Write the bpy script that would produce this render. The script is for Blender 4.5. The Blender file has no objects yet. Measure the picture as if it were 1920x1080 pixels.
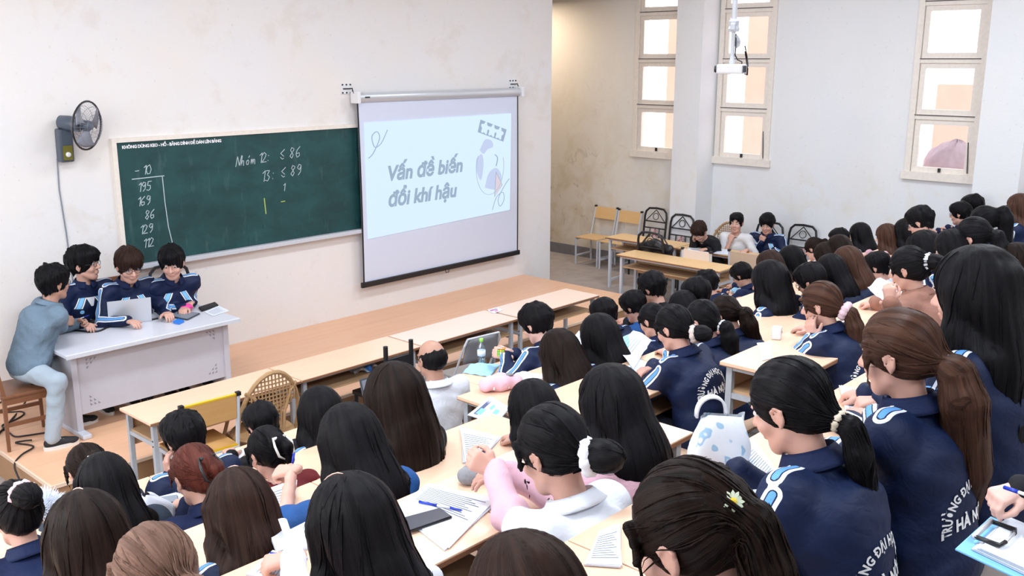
import bpy, bmesh, math, random
import numpy as np
from mathutils import Vector, Matrix, Euler
from mathutils.bvhtree import BVHTree
PI = math.pi
R = math.radians
random.seed(7)
SC = bpy.context.scene
COL = SC.collection

# ------------------------------------------------------------------ camera, world, lights, exposure
cd = bpy.data.cameras.new('camera'); cd.sensor_width = 36; cd.lens = 1800/1920*36; cd.clip_start = .05
cam = bpy.data.objects.new('camera', cd); COL.objects.link(cam)
cam.location = (0, 0, 3.26); cam.rotation_euler = (R(90-13.42), 0, R(-47.32))
SC.camera = cam
SC.view_settings.view_transform = 'Standard'; SC.view_settings.look = 'None'
SC.view_settings.gamma = 1.0; SC.view_settings.use_curve_mapping = False
SC.view_settings.exposure = 0.42
w = bpy.data.worlds.new('overcast_sky'); SC.world = w; w.use_nodes = True
bg = w.node_tree.nodes['Background']; bg.inputs[0].default_value = (1, .97, 1, 1); bg.inputs[1].default_value = 2.6
def area(name, loc, rot, sx, sy, power, col):
    l = bpy.data.lights.new(name, 'AREA'); l.shape = 'RECTANGLE'; l.size = sx; l.size_y = sy; l.energy = power; l.color = col
    o = bpy.data.objects.new(name, l); COL.objects.link(o); o.location = loc; o.rotation_euler = rot
    return o
# rows of fluorescent fittings under the ceiling and the daylight of the tall windows in the left and rear walls
k = 0
for x in (2.0, 5.6, 9.4):
    for y in (-1.2, 2.2, 5.6):
        area('ceiling_fluorescent_light', (x, y, 4.95), (0, 0, 0), 1.3, .5, 60, (.83, .915, 1.0)); k += 1
area('left_window_daylight', (-.9, 4.6, 3.1), (0, R(-78), 0), 2.4, 5.5, 170, (.92, .96, 1.0))
area('passage_fill_light', (11.6, 11.0, 4.3), (0, R(8), 0), .8, .8, 46, (1.0, .86, .70))  # unseen warm fill lamp, added to brighten the passage end of the window wall

# ------------------------------------------------------------------ helpers
def empty(name, loc=(0,0,0), rz=0):
    o = bpy.data.objects.new(name, None); COL.objects.link(o); o.location = loc; o.rotation_euler = (0,0,rz)
    o.empty_display_size = .1
    return o
def tag(o, label=None, cat=None, group=None, kind=None):
    if label: o['label'] = label
    if cat: o['category'] = cat
    if group: o['group'] = group
    if kind: o['kind'] = kind
    return o
def thing(name, label, cat, loc=(0,0,0), rz=0, group=None):
    return tag(empty(name, loc, rz), label, cat, group)
class MB:
    """collects shapes into one bmesh and links it as one object"""
    def __init__(s): s.bm = bmesh.new()
    def box(s, c, d, rot=None, bev=0):
        M = Matrix.Translation(c)
        if rot: M = M @ Euler(rot).to_matrix().to_4x4()
        M = M @ Matrix.Diagonal((d[0], d[1], d[2], 1))
        r = bmesh.ops.create_cube(s.bm, size=1, matrix=M)
        if bev:
            es = list({e for v in r['verts'] for e in v.link_edges})
            bmesh.ops.bevel(s.bm, geom=es, offset=bev, segments=2, affect='EDGES', profile=.6)
        return s
    def span(s, a, b, bev=0):
        return s.box([(a[i]+b[i])/2 for i in range(3)], [abs(b[i]-a[i]) for i in range(3)], None, bev)
    def tube(s, pts, r, n=8, cap=True, closed=False):
        pts = [Vector(p) for p in pts]; rs = r if isinstance(r, (list, tuple)) else [r]*len(pts)
        rings = []; up = None
        for i, p in enumerate(pts):
            a = pts[i-1] if (i > 0 or closed) else p; b = pts[(i+1) % len(pts)] if (i < len(pts)-1 or closed) else p
            t = (b-a).normalized()
            if up is None: up = t.orthogonal().normalized()
            up = (up - t*up.dot(t)).normalized(); q = t.cross(up)
            rings.append([s.bm.verts.new(p + (up*math.cos(2*PI*k/n) + q*math.sin(2*PI*k/n))*rs[i]) for k in range(n)])
        m = len(rings)
        for i in range(m if closed else m-1):
            A, B = rings[i], rings[(i+1) % m]
            for k in range(n): s.bm.faces.new((A[k], A[(k+1)%n], B[(k+1)%n], B[k]))
        if cap and not closed:
            s.bm.faces.new(rings[0][::-1]); s.bm.faces.new(rings[-1])
        return s
    def lathe(s, prof, n=20, M=None):
        M = M or Matrix(); rings = []
        for r, z in prof:
            rings.append([s.bm.verts.new(M @ Vector((r*math.cos(2*PI*k/n), r*math.sin(2*PI*k/n), z))) for k in range(n)])
        for A, B in zip(rings, rings[1:]):
            for k in range(n): s.bm.faces.new((A[k], A[(k+1)%n], B[(k+1)%n], B[k]))
        s.bm.faces.new(rings[0][::-1]); s.bm.faces.new(rings[-1])
        return s
    def poly(s, pts, h, z0=0):
        """prism over an outline in xy"""
        a = [s.bm.verts.new((p[0], p[1], z0)) for p in pts]; b = [s.bm.verts.new((p[0], p[1], z0+h)) for p in pts]
        n = len(pts); s.bm.faces.new(a[::-1]); s.bm.faces.new(b)
        for i in range(n): s.bm.faces.new((a[i], a[(i+1)%n], b[(i+1)%n], b[i]))
        return s
    def sheet(s, f, nu, nv):
        g = [[s.bm.verts.new(f(i/nu, j/nv)) for j in range(nv+1)] for i in range(nu+1)]
        for i in range(nu):
            for j in range(nv): s.bm.faces.new((g[i][j], g[i+1][j], g[i+1][j+1], g[i][j+1]))
        return s
    def build(s, name, mat, parent=None, smooth=False, M=None):
        if M is not None: bmesh.ops.transform(s.bm, matrix=M, verts=s.bm.verts)
        bmesh.ops.recalc_face_normals(s.bm, faces=s.bm.faces)
        me = bpy.data.meshes.new(name); s.bm.to_mesh(me); s.bm.free()
        if mat is not None: me.materials.append(mat)
        if smooth:
            for p in me.polygons: p.use_smooth = True
        o = bpy.data.objects.new(name, me); COL.objects.link(o)
        if parent is not None: o.parent = parent
        return o
def smooth_by_angle(o, a=35):
    bm = bmesh.new(); bm.from_mesh(o.data)
    for f in bm.faces: f.smooth = True
    for e in bm.edges:
        if len(e.link_faces) == 2 and e.calc_face_angle(0) > R(a): e.smooth = False
    bm.to_mesh(o.data); bm.free(); return o
def struct(o, label=None):
    o['kind'] = 'structure'
    if label: o['label'] = label
    return o
def copy_tree(o, parent=None):
    c = o.copy(); COL.objects.link(c)
    if parent is not None: c.parent = parent
    for ch in o.children: copy_tree(ch, c)
    return c

# ------------------------------------------------------------------ materials
class NT:
    def __init__(s, name):
        m = bpy.data.materials.new(name); m.use_nodes = True; s.m = m; s.t = m.node_tree
        s.b = s.t.nodes['Principled BSDF']
    def n(s, kind, **kw):
        o = s.t.nodes.new(kind)
        for k, v in kw.items(): setattr(o, k, v)
        return o
    def l(s, a, b): s.t.links.new(a, b)
    def coord(s, scale=(1,1,1), kind='Object', rot=(0,0,0)):
        t = s.n('ShaderNodeTexCoord'); m = s.n('ShaderNodeMapping'); m.inputs['Scale'].default_value = scale; m.inputs['Rotation'].default_value = rot
        s.l(t.outputs[kind], m.inputs[0]); return m.outputs[0]
    def attr(s, name, scale=(1,1,1)):
        t = s.n('ShaderNodeAttribute', attribute_name=name); m = s.n('ShaderNodeMapping'); m.inputs['Scale'].default_value = scale
        s.l(t.outputs['Vector'], m.inputs[0]); return m.outputs[0]
    def attrf(s, name): return s.n('ShaderNodeAttribute', attribute_name=name).outputs['Fac']
    def noise(s, v, scale, detail=4, rough=.55, dist=0):
        o = s.n('ShaderNodeTexNoise'); o.inputs['Scale'].default_value = scale; o.inputs['Detail'].default_value = detail
        o.inputs['Roughness'].default_value = rough; o.inputs['Distortion'].default_value = dist
        if v is not None: s.l(v, o.inputs['Vector'])
        return o.outputs['Fac']
    def ramp(s, f, stops):
        o = s.n('ShaderNodeValToRGB'); e = o.color_ramp.elements
        while len(e) < len(stops): e.new(.5)
        for q, (p, c) in zip(e, stops): q.position = p; q.color = (*c, 1) if len(c) == 3 else c
        s.l(f, o.inputs[0]); return o.outputs[0]
    def mix(s, f, a, b, mode='MIX'):
        o = s.n('ShaderNodeMix', data_type='RGBA', blend_type=mode)
        for i, v in ((0, f), (6, a), (7, b)):
            if isinstance(v, (int, float)): o.inputs[i].default_value = v
            elif isinstance(v, tuple): o.inputs[i].default_value = (*v, 1)
            else: s.l(v, o.inputs[i])
        return o.outputs[2]
    def math(s, op, a, b=None, c=None):
        o = s.n('ShaderNodeMath', operation=op)
        for i, v in enumerate((a, b, c)):
            if v is None: continue
            if isinstance(v, (int, float)): o.inputs[i].default_value = v
            else: s.l(v, o.inputs[i])
        return o.outputs[0]
    def col(s, c):
        if isinstance(c, tuple): s.b.inputs['Base Color'].default_value = (*c, 1)
        else: s.l(c, s.b.inputs['Base Color'])
    def bump(s, h, strength=.3, dist=.01):
        o = s.n('ShaderNodeBump'); o.inputs['Strength'].default_value = strength; o.inputs['Distance'].default_value = dist
        s.l(h, o.inputs['Height']); s.l(o.outputs[0], s.b.inputs['Normal'])
    def set(s, **kw):
        for k, v in kw.items(): s.b.inputs[k.replace('_', ' ')].default_value = v
        return s
def plain(name, c, rough=.5, metal=0, spec=.5, noise=0, nscale=40, bump=0):
    t = NT(name); t.set(Roughness=rough, Metallic=metal); t.b.inputs['Specular IOR Level'].default_value = spec
    if noise or bump:
        n = t.noise(t.coord(), nscale)
    if noise:
        t.col(t.mix(n, tuple(max(0, v*(1-noise)) for v in c), tuple(min(1, v*(1+noise)) for v in c)))
    else: t.col(c)
    if bump: t.bump(n, bump, .004)
    return t.m
def wood(name, a, b, axis=0, rough=.4, scale=1.0, coat=0):
    t = NT(name); sc = [22*scale]*3; sc[axis] = 1.4*scale
    v = t.coord(tuple(sc)); n1 = t.noise(v, 1.6, 6, .6, .6); n2 = t.noise(t.coord((.8,.8,.8)), 2.0, 2)
    c = t.mix(n1, a, b); c = t.mix(t.math('MULTIPLY', n2, .35), c, tuple(x*.8 for x in a)); t.col(c)
    t.set(Roughness=rough); t.bump(n1, .05, .002)
    if coat: t.b.inputs['Coat Weight'].default_value = coat
    return t.m
def plaster(name, base, warm, stain=None):
    t = NT(name); v = t.coord()
    n = t.noise(v, 1.1, 5, .6); c = t.mix(t.ramp(n, [(.35, (0,0,0)), (.7, (1,1,1))]), base, warm)
    specks = t.ramp(t.noise(v, 26, 2, .4), [(.70, (0,0,0)), (.76, (1,1,1))])
    c = t.mix(t.math('MULTIPLY', specks, .20), c, (.45, .42, .40))
    h = t.noise(v, 75, 3, .6); t.bump(h, .35, .006)
    if stain: c = stain(t, v, c)
    t.col(c); t.set(Roughness=.85); t.b.inputs['Specular IOR Level'].default_value = .2
    return t.m
def stains_low(t, v, c):
    """grubby marks close to the platform, and patched plaster"""
    n = t.noise(v, 2.3, 6, .65, .3); m = t.ramp(n, [(.56, (0,0,0)), (.66, (1,1,1))])
    return t.mix(t.math('MULTIPLY', m, .18), c, (.62, .50, .38))
def stains_damp(t, v, c):
    """damp patches on the far end of the window wall, fading out towards the pillars and the ceiling"""
    sx = t.n('ShaderNodeSeparateXYZ'); t.l(v, sx.inputs[0])
    far = t.math('SMOOTH_MAX', 0, t.math('MULTIPLY', t.math('SUBTRACT', sx.outputs[1], 7.9), .42), .3)
    hi = t.n('ShaderNodeMapRange'); hi.inputs[1].default_value = 1.0; hi.inputs[2].default_value = 3.3; hi.inputs[3].default_value = 1; hi.inputs[4].default_value = .05
    t.l(sx.outputs[2], hi.inputs[0])
    n = t.noise(v, 2.1, 8, .68, .5); m = t.ramp(n, [(.46, (0,0,0)), (.60, (1,1,1))])
    k = t.math('MULTIPLY', t.math('MULTIPLY', m, hi.outputs[0]), t.math('MINIMUM', far, 1.0))
    c = t.mix(t.math('MULTIPLY', t.math('MINIMUM', far, 1.0), .6), c, (.80, .67, .50))
    c = t.mix(t.math('MULTIPLY', k, .55), c, (.62, .50, .32))
    n2 = t.noise(v, 3.4, 8, .7, .8); m2 = t.ramp(n2, [(.60, (0,0,0)), (.64, (1,1,1))])
    k2 = t.math('MULTIPLY', t.math('MULTIPLY', m2, hi.outputs[0]), t.math('MINIMUM', far, 1.0))
    c = t.mix(t.math('MULTIPLY', k2, .6), c, (.46, .40, .31))
    # faint yellowing under the windows
    n3 = t.noise(v, 1.7, 6, .65); m3 = t.ramp(n3, [(.52, (0,0,0)), (.66, (1,1,1))])
    lo = t.n('ShaderNodeMapRange'); lo.inputs[1].default_value = 1.6; lo.inputs[2].default_value = 2.0; lo.inputs[3].default_value = .35; lo.inputs[4].default_value = 0
    t.l(sx.outputs[2], lo.inputs[0])
    return t.mix(t.math('MULTIPLY', m3, lo.outputs[0]), c, (.74, .66, .50))
M = {}
M['wall'] = plaster('wall_plaster', (.79, .775, .785), (.82, .77, .735), stains_low)
M['wall2'] = plaster('window_wall_plaster', (.79, .80, .83), (.81, .805, .80), stains_damp)
M['ceil'] = plain('ceiling_paint', (.80, .80, .80), .9)
M['floor'] = plain('cement_floor', (.36, .31, .29), .7, noise=.25, nscale=6, bump=.1)
M['skirt'] = plain('grey_skirting_paint', (.20, .20, .22), .7, noise=.2, nscale=12)
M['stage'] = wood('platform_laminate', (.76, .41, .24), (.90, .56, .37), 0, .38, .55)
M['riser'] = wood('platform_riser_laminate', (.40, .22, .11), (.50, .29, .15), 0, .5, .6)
M['stagetrim'] = plain('platform_edge_strip', (.80, .60, .45), .5)
M['desktop'] = wood('desk_laminate', (.83, .53, .36), (.92, .66, .49), 0, .33, .8)
M['deskpink'] = wood('pale_desk_laminate', (.82, .60, .48), (.88, .68, .56), 0, .3, .8)
M['deskwarm'] = wood('amber_desk_laminate', (.72, .44, .19), (.83, .56, .28), 0, .4, .8)
M['ply'] = plain('dark_plywood_edge', (.26, .12, .06), .7, noise=.5, nscale=120)
M['shelf'] = wood('shelf_board', (.50, .30, .16), (.62, .40, .23), 0, .6, .8)
M['steel'] = plain('grey_painted_steel', (.42, .44, .48), .45, noise=.12, nscale=30)
M['steel2'] = plain('light_grey_steel', (.58, .60, .66), .4, noise=.08, nscale=30)
M['black'] = plain('black_plastic', (.012, .012, .015), .4)
M['blackmetal'] = plain('black_iron', (.015, .014, .016), .35)
M['tgrey'] = plain('grey_table_panel', (.50, .50, .56), .5, noise=.06, nscale=8)
M['ttop'] = plain('light_grey_table_top', (.66, .67, .74), .32, noise=.04, nscale=8)
M['silver'] = plain('silver_aluminium', (.62, .64, .68), .35, metal=.35)
M['dgrey'] = plain('dark_grey_plastic', (.06, .07, .09), .4)
M['mgrey'] = plain('mid_grey_plastic', (.22, .25, .30), .45)
M['white'] = plain('white_plastic', (.80, .80, .82), .4)
M['paper'] = plain('white_paper', (.78, .82, .90), .8, spec=.2)
M['cream'] = plain('cream_window_paint', (.82, .75, .68), .5, noise=.12, nscale=25)
M['creamline'] = plain('window_gap_shade', (.10, .08, .09), .8)  # near-black strip colour, paints in the shade of the gap below each sash
M['brownwood'] = wood('brown_chair_wood', (.16, .06, .03), (.26, .11, .05), 2, .4)
M['yellowwood'] = wood('yellow_chair_ply', (.62, .33, .11), (.72, .42, .17), 0, .45, .8)
M['yellowedge'] = plain('yellow_painted_edge', (.80, .48, .02), .5)
M['beigewood'] = wood('beige_chair_board', (.60, .42, .30), (.68, .50, .36), 0, .5)
M['creamboard'] = plain('cream_chair_board', (.80, .68, .60), .5, noise=.06)
M['rattan'] = plain('rattan_cane', (.42, .25, .12), .5, noise=.3, nscale=60)
M['cushion'] = plain('grey_vinyl_cushion', (.40, .36, .34), .5, noise=.1)
M['greyvinyl'] = plain('slate_vinyl_back', (.20, .20, .22), .35, noise=.2, nscale=14)
M['peach'] = plain('peach_exterior_render', (.68, .37, .29), .9, noise=.08, nscale=3)
M['sackm'] = plain('pale_lavender_sheeting', (.40, .34, .38), .8, noise=.3, nscale=9)
M['cable'] = plain('black_cable', (.012, .010, .012), .5)
M['pinkp'] = plain('bright_pink_plastic', (.85, .05, .32), .4)
M['bluep'] = plain('bright_blue_plastic', (.03, .22, .75), .4)
M['bluepen'] = plain('blue_pen_plastic', (.01, .04, .45), .3)
M['skyblue'] = plain('sky_blue_plastic', (.22, .55, .88), .5)
M['ltcloth'] = plain('pale_blue_cloth', (.36, .66, .88), .8, noise=.1)
M['pinkcloth'] = plain('pink_pencil_case_cloth', (.80, .48, .56), .8, noise=.1)
M['greycloth'] = plain('grey_felt', (.25, .25, .27), .9, noise=.3, nscale=60, bump=.3)
M['green'] = plain('green_bottle_cap', (.35, .80, .12), .4)
M['phone'] = plain('phone_glass', (.05, .05, .07), .18)
M['fangrey'] = plain('fan_slate_plastic', (.075, .095, .13), .4)
M['fanblade'] = plain('fan_blade_plastic', (.26, .27, .32), .35)
M['olive'] = plain('olive_fan_label', (.16, .15, .02), .5)
M['text'] = plain('white_print', (.85, .85, .88), .6)
M['skin'] = None
def glass(name, tint=(1,1,1), gl=.06):
    t = NT(name); tr = t.n('ShaderNodeBsdfTransparent'); tr.inputs[0].default_value = (*tint, 1)
    g = t.n('ShaderNodeBsdfGlossy'); g.inputs['Roughness'].default_value = .05
    mx = t.n('ShaderNodeMixShader'); mx.inputs[0].default_value = gl
    t.l(tr.outputs[0], mx.inputs[1]); t.l(g.outputs[0], mx.inputs[2])
    t.l(mx.outputs[0], t.t.nodes['Material Output'].inputs[0]); return t.m
M['glass'] = glass('window_glass', (.98, .97, .98), .05)
M['pet'] = glass('clear_bottle_plastic', (.82, .90, .95), .16)
def emit(name, c, s=1.0):
    t = NT(name); t.set(Roughness=.6); t.col((.02, .02, .02)); t.b.inputs['Emission Color'].default_value = (*c, 1); t.b.inputs['Emission Strength'].default_value = s
    return t.m
def board_mat():
    t = NT('green_chalkboard'); v = t.coord()
    n = t.noise(t.coord((1.2, 1, 2.0)), 1.8, 7, .65, .4); sm = t.noise(t.coord((4.5, 1, 1.0), rot=(0, .5, 0)), 2.4, 5, .6)
    c = t.mix(t.ramp(n, [(.38, (0,0,0)), (.72, (1,1,1))]), (.004, .040, .044), (.012, .078, .080))
    c = t.mix(t.math('MULTIPLY', t.ramp(sm, [(.58, (0,0,0)), (.74, (1,1,1))]), .07), c, (.45, .60, .60))
    t.col(c); t.set(Roughness=.55); return t.m
M['board'] = board_mat()
M['chalk'] = plain('chalk', (.50, .60, .64), .9)
M['chalky'] = plain('yellow_chalk', (.40, .50, .12), .9)
M['fabric'] = plain('projection_screen_cloth', (.66, .70, .84), .85)
M['slide'] = emit('projected_slide_light', (.62, .78, .96), .82)
M['slideline'] = emit('projected_slide_ink', (.34, .46, .60), .68)
M['slidefill'] = emit('projected_slide_lavender', (.50, .58, .80), .80)
M['slidepeach'] = emit('projected_slide_peach', (.66, .58, .66), .80)

# ------------------------------------------------------------------ text
def text_mesh(s, size, bold=0.0, shear=0.0, align='LEFT', space=1.0):
    def raw(t):
        c = bpy.data.curves.new('text_tmp', 'FONT'); c.body = t; c.size = size; c.offset = bold; c.shear = shear; c.align_x = 'LEFT'
        c.resolution_u = 2; c.space_character = space
        o = bpy.data.objects.new('text_tmp', c); COL.objects.link(o)
        dg = bpy.context.evaluated_depsgraph_get(); me = bpy.data.meshes.new_from_object(o.evaluated_get(dg))
        bpy.data.objects.remove(o); bpy.data.curves.remove(c); return me
    xs = lambda t: [v.co.x for v in raw(t).vertices]
    t = s.replace('Đ', 'D'); me = raw(t)
    if 'Đ' in s:      # capital D with stroke: the bar is drawn as its own quad
        dx = xs('D'); dw = max(dx)-min(dx); bm = bmesh.new(); bm.from_mesh(me)
        for i, ch in enumerate(s):
            if ch == 'Đ':
                x = max(xs(t[:i+1])) - dw; bm.faces.new([bm.verts.new((x+a*size, b*size, size*.004)) for a, b in ((-.085, .315), (.30, .315), (.30, .425), (-.085, .425))])
        bm.to_mesh(me); bm.free()
    if align == 'CENTER':
        x = [v.co.x for v in me.vertices]; m = (max(x)+min(x))/2
        for v in me.vertices: v.co.x -= m
    return me
def text_obj(name, s, size, mat, parent, mat4, **kw):
    me = text_mesh(s, size, **kw); me.name = name; me.materials.append(mat)
    o = bpy.data.objects.new(name, me); COL.objects.link(o); o.parent = parent; o.matrix_local = mat4
    return o
def wall_frame(x, y, z):
    """text frame on a surface facing -y: text x to +x, text y to +z"""
    return Matrix(((1,0,0,x),(0,0,-1,y),(0,1,0,z),(0,0,0,1)))

# ------------------------------------------------------------------ room shell
WY = 8.97; WX = 12.55; H = 5.2
struct(MB().span((-1.4, -4, -.1), (13, 13.2, 0)).build('floor', M['floor']), 'worn cement floor of the lecture hall')
struct(MB().span((-1.4, -4, H), (13, 13.2, H+.1)).build('ceiling', M['ceil']))
struct(MB().span((-1.4, WY, 0), (10.55, WY+.28, H)).build('wall_front', M['wall']), 'off-white rough plaster front wall behind the platform')
struct(MB().span((-1.4, -4, 0), (-1.2, 13.2, H)).build('wall_left', M['wall']))
struct(MB().span((-1.4, -4.2, 0), (13, -4, H)).build('wall_rear', M['wall']))
struct(MB().span((-1.4, 13.0, 0), (13, 13.2, H)).build('wall_passage', M['wall2']))
WINS = [(8.10, 8.94), (6.62, 7.46), (3.84, 4.66), (2.36, 3.18)]; Z0, Z1 = 1.84, 4.62
b = MB(); b.span((WX, -4, 0), (WX+.3, 13.2, Z0)); b.span((WX, -4, Z1), (WX+.3, 13.2, H))
ys = [13.2] + [v for wv in WINS for v in (wv[1], wv[0])] + [-4]
for a_, b_ in zip(ys[0::2], ys[1::2]): b.span((WX, b_, Z0), (WX+.3, a_, Z1))
struct(b.build('wall_right', M['wall2']), 'damp-stained pale window wall')
for yy in ((7.50, 7.94), (3.20, 3.70)):
    struct(MB().span((12.10, yy[0], 0), (WX, yy[1], H)).build('pillar', M['wall2']), 'square plastered pillar on the window wall')
struct(MB().span((WX-.025, 7.94, 0), (WX, 13.0, .17)).build('baseboard_right', M['skirt']), 'dark grey painted skirting along the window wall')
for i, (y0, y1) in enumerate(WINS):
    wo = struct(empty('window_%d' % (i+1), (WX, 0, 0)), 'tall cream-framed window with four stacked panes')
    x0, x1 = -.03, .07
    f = MB(); f.span((x0, y0-.02, Z0-.05), (x1, y0+.05, Z1)); f.span((x0, y1-.05, Z0-.05), (x1, y1+.02, Z1))
    f.span((x0-.02, y0-.05, Z0-.08), (x1, y1+.05, Z0+.02)); f.span((x0, y0, Z1-.05), (x1, y1, Z1+.02))
    for zr in (2.55, 3.24, 3.93): f.span((x0+.01, y0+.05, zr-.03), (x1, y1-.05, zr+.03))
    f.build('frame', M['cream'], wo)
    for k2, (za, zb) in enumerate(((1.86, 2.52), (2.58, 3.21), (3.27, 3.90), (3.96, 4.57))):
        s_ = MB(); ya, yb = y0+.055, y1-.055; t_ = .065; xa, xb = .0, .045
        s_.span((xa, ya, za), (xb, ya+t_, zb)); s_.span((xa, yb-t_, za), (xb, yb, zb)); s_.span((xa, ya+t_, za), (xb, yb-t_, za+t_)); s_.span((xa, ya+t_, zb-t_), (xb, yb-t_, zb))
        so = s_.build('sash', M['cream'], wo)
        MB().span((.018, ya+t_, za+t_), (.024, yb-t_, zb-t_)).build('pane', M['glass'], so)
        g = MB(); g.span((x0-.002, y0+.045, za-.012), (x0+.05, y1-.045, za-.002)); g.build('shadow_gap', M['creamline'], wo)
        if k2 == 0:
            MB().box((-.012, (y0+y1)/2, za+.035), (.02, .03, .05)).build('latch', M['black'], wo)
            MB().tube([(-.02, y0+.07, za+.02), (.0, y0+.10, za+.40)], .006, 5).build('stay_rod', M['black'], wo)
# the neighbouring gallery seen through the panes
nb = thing('gallery_building', 'peach-rendered piers of the building outside the tall windows', 'building', (16, 0, 0))
for ya, yb, zt in ((9.7, 10.68, 4.0), (8.0, 8.98, 4.0), (6.3, 7.28, 3.0), (4.3, 5.58, 2.87)):
    MB().span((0, ya, -1), (.5, yb, zt)).build('pier', M['peach'], nb)
MB().span((0, 3.0, -1), (.5, 13, 1.0)).build('parapet', M['peach'], nb)

# ------------------------------------------------------------------ platform and seating tiers
ZS = .26
st = struct(empty('stage', (0, 0, 0)), 'raised wooden teaching platform with orange laminate top')
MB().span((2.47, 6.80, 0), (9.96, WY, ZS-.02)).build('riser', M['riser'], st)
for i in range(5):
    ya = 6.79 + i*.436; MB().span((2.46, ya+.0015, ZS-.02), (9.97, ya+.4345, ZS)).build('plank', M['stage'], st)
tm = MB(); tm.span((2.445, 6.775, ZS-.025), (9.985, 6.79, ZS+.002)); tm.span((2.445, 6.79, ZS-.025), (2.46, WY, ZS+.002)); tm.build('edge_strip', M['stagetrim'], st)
sk = MB(); random.seed(3)
ZD = [0] + [1.03 + .223*i for i in range(9)]        # desk-top height of seating row 1..9
YB = [0, 4.78, 4.017, 3.254, 2.491, 1.58, .82, .06, -.70, -1.46]        # rear (platform side) edge of the desks
for r in range(1, 9):
    yf = YB[r] + .12; yn = YB[r+1] + .12 if r < 8 else -3.9
    struct(MB().span((-1.2, yn, 0), (11.5, yf, ZD[r]-.75)).build('tier', M['floor']), 'cement step carrying a row of seats')

# ------------------------------------------------------------------ chalkboard
cb = thing('chalkboard', 'long green chalkboard with chalk numbers on the front wall', 'chalkboard', (4.13, WY, 1.28))
BW, BH = 3.62, 1.25
MB().span((.03, -.035, .03), (BW-.03, -.012, BH-.03)).build('board_surface', M['board'], cb)
fr = MB(); fr.span((0, -.05, 0), (.045, 0, BH)); fr.span((BW-.045, -.05, 0), (BW, 0, BH)); fr.span((.045, -.05, BH-.04), (BW-.045, 0, BH))
fr.build('frame', M['cream'], cb)
MB().span((0, -.10, -.02), (BW, 0, .025), .006).build('chalk_tray', M['steel2'], cb)
text_obj('notice_lettering', 'KHÔNG DÙNG KEO - HỒ - BĂNG DÍNH ĐỂ DÁN LÊN BẢNG', .0415, M['text'], cb, wall_frame(.10, -.037, BH-.10), bold=.0018, space=.92)
GL = {'0': [[(.5,1),(.1,.8),(0,.4),(.2,0),(.6,.05),(.75,.5),(.5,1)]], '1': [[(.1,.75),(.45,1),(.35,0)]], '2': [[(.05,.75),(.3,1),(.6,.8),(.4,.4),(0,.02),(.7,.05)]], '3': [[(.1,.95),(.6,.95),(.3,.58),(.65,.35),(.4,0),(0,.1)]],
      '5': [[(.7,1),(.2,.98),(.12,.55),(.55,.55),(.6,.2),(.3,0),(0,.1)]], '6': [[(.6,1),(.2,.7),(.05,.3),(.25,0),(.6,.15),(.55,.42),(.15,.36)]], '8': [[(.6,.9),(.3,1),(.15,.75),(.6,.3),(.4,0),(.1,.2),(.65,.8),(.6,.9)]],
      '9': [[(.65,.9),(.3,1),(.1,.7),(.4,.5),(.65,.85),(.6,.3),(.3,0)]], '-': [[(.05,.5),(.6,.52)]], ':': [[(.2,.65),(.24,.6)],[(.16,.15),(.2,.1)]], 'N': [[(0,0),(.2,1),(.55,.05),(.8,1.05)]], 'h': [[(.15,1),(0,0),(.2,.5),(.4,.5),(.4,0)]],
      'o': [[(.3,.5),(.05,.35),(.1,.05),(.35,.05),(.42,.35),(.3,.5)],[(.35,.72),(.5,.9)]], 'm': [[(0,.5),(0,0),(.15,.5),(.25,.45),(.28,0),(.4,.5),(.55,.45),(.6,0)]], '<': [[(.65,.95),(.1,.6),(.6,.3)],[(.1,.25),(.4,.05),(.6,.12)]], ' ': []}
def stroke(ck, pts, wd=.008):
    for (xa, za), (xb, zb) in zip(pts, pts[1:]):
        d = Vector((xb-xa, zb-za)); L = d.length
        ck.box(((xa+xb)/2, -.0375, (za+zb)/2), (L+.003, .002, wd), (0, -math.atan2(d.y, d.x), 0))
def chalk(name, s_, x, z, size, adv=.72, rise=.06):
    ck = MB(); cx = x
    for i, ch in enumerate(s_):
        for ln in GL[ch]: stroke(ck, [(cx+px*size*.75+py*size*.14, z+py*size+(cx-x)*rise) for px, py in ln], .0065)
        cx += size*(.35 if ch in ': 1' else adv)
    o = ck.build(name, M['chalk'], cb); o['kind'] = 'stuff'; return o
chalk('chalk_writing', 'Nhom 12:', 1.30, .885, .105, .58); chalk('chalk_writing', '< 86', 1.84, .915, .115); chalk('chalk_writing', '13:', 1.60, .70, .115); chalk('chalk_writing', '< 89', 1.84, .72, .115); chalk('chalk_writing', '1', 1.86, .575, .08)
for i, s_ in enumerate(('- 10', '195', '169', '86', '129', '112')):
    chalk('chalk_number', s_, .20 + .02*(i % 2) + (.04 if i == 3 else 0), .885 - .138*i - (.02 if i else 0), .088, .62)
for pts in ([(.17, .855), (.50, .86)], [(.48, .86), (.485, .60), (.50, .35), (.53, .17)]):
    ck = MB(); stroke(ck, pts); ck.build('chalk_line', M['chalk'], cb)
for pts, wd in (([(1.62, .52), (1.63, .35)], .012), ([(1.83, .46), (1.88, .462)], .01), ([(3.35, .62), (3.42, .65)], .01)):
    ck = MB(); stroke(ck, pts, wd); ck.build('yellow_chalk_line', M['chalky'], cb)
ck = MB(); random.seed(5)
for i in range(22):
    x = random.uniform(.9, 3.3); z = random.uniform(.06, .22); a = random.uniform(.03, .08)
    ck.box((x, -.0372, z), (.010, .002, a), (0, random.uniform(-.4, .1), 0))
ck.build('eraser_streaks', plain('faint_chalk_dust', (.016, .080, .085), .9), cb)['kind'] = 'stuff'

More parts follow.
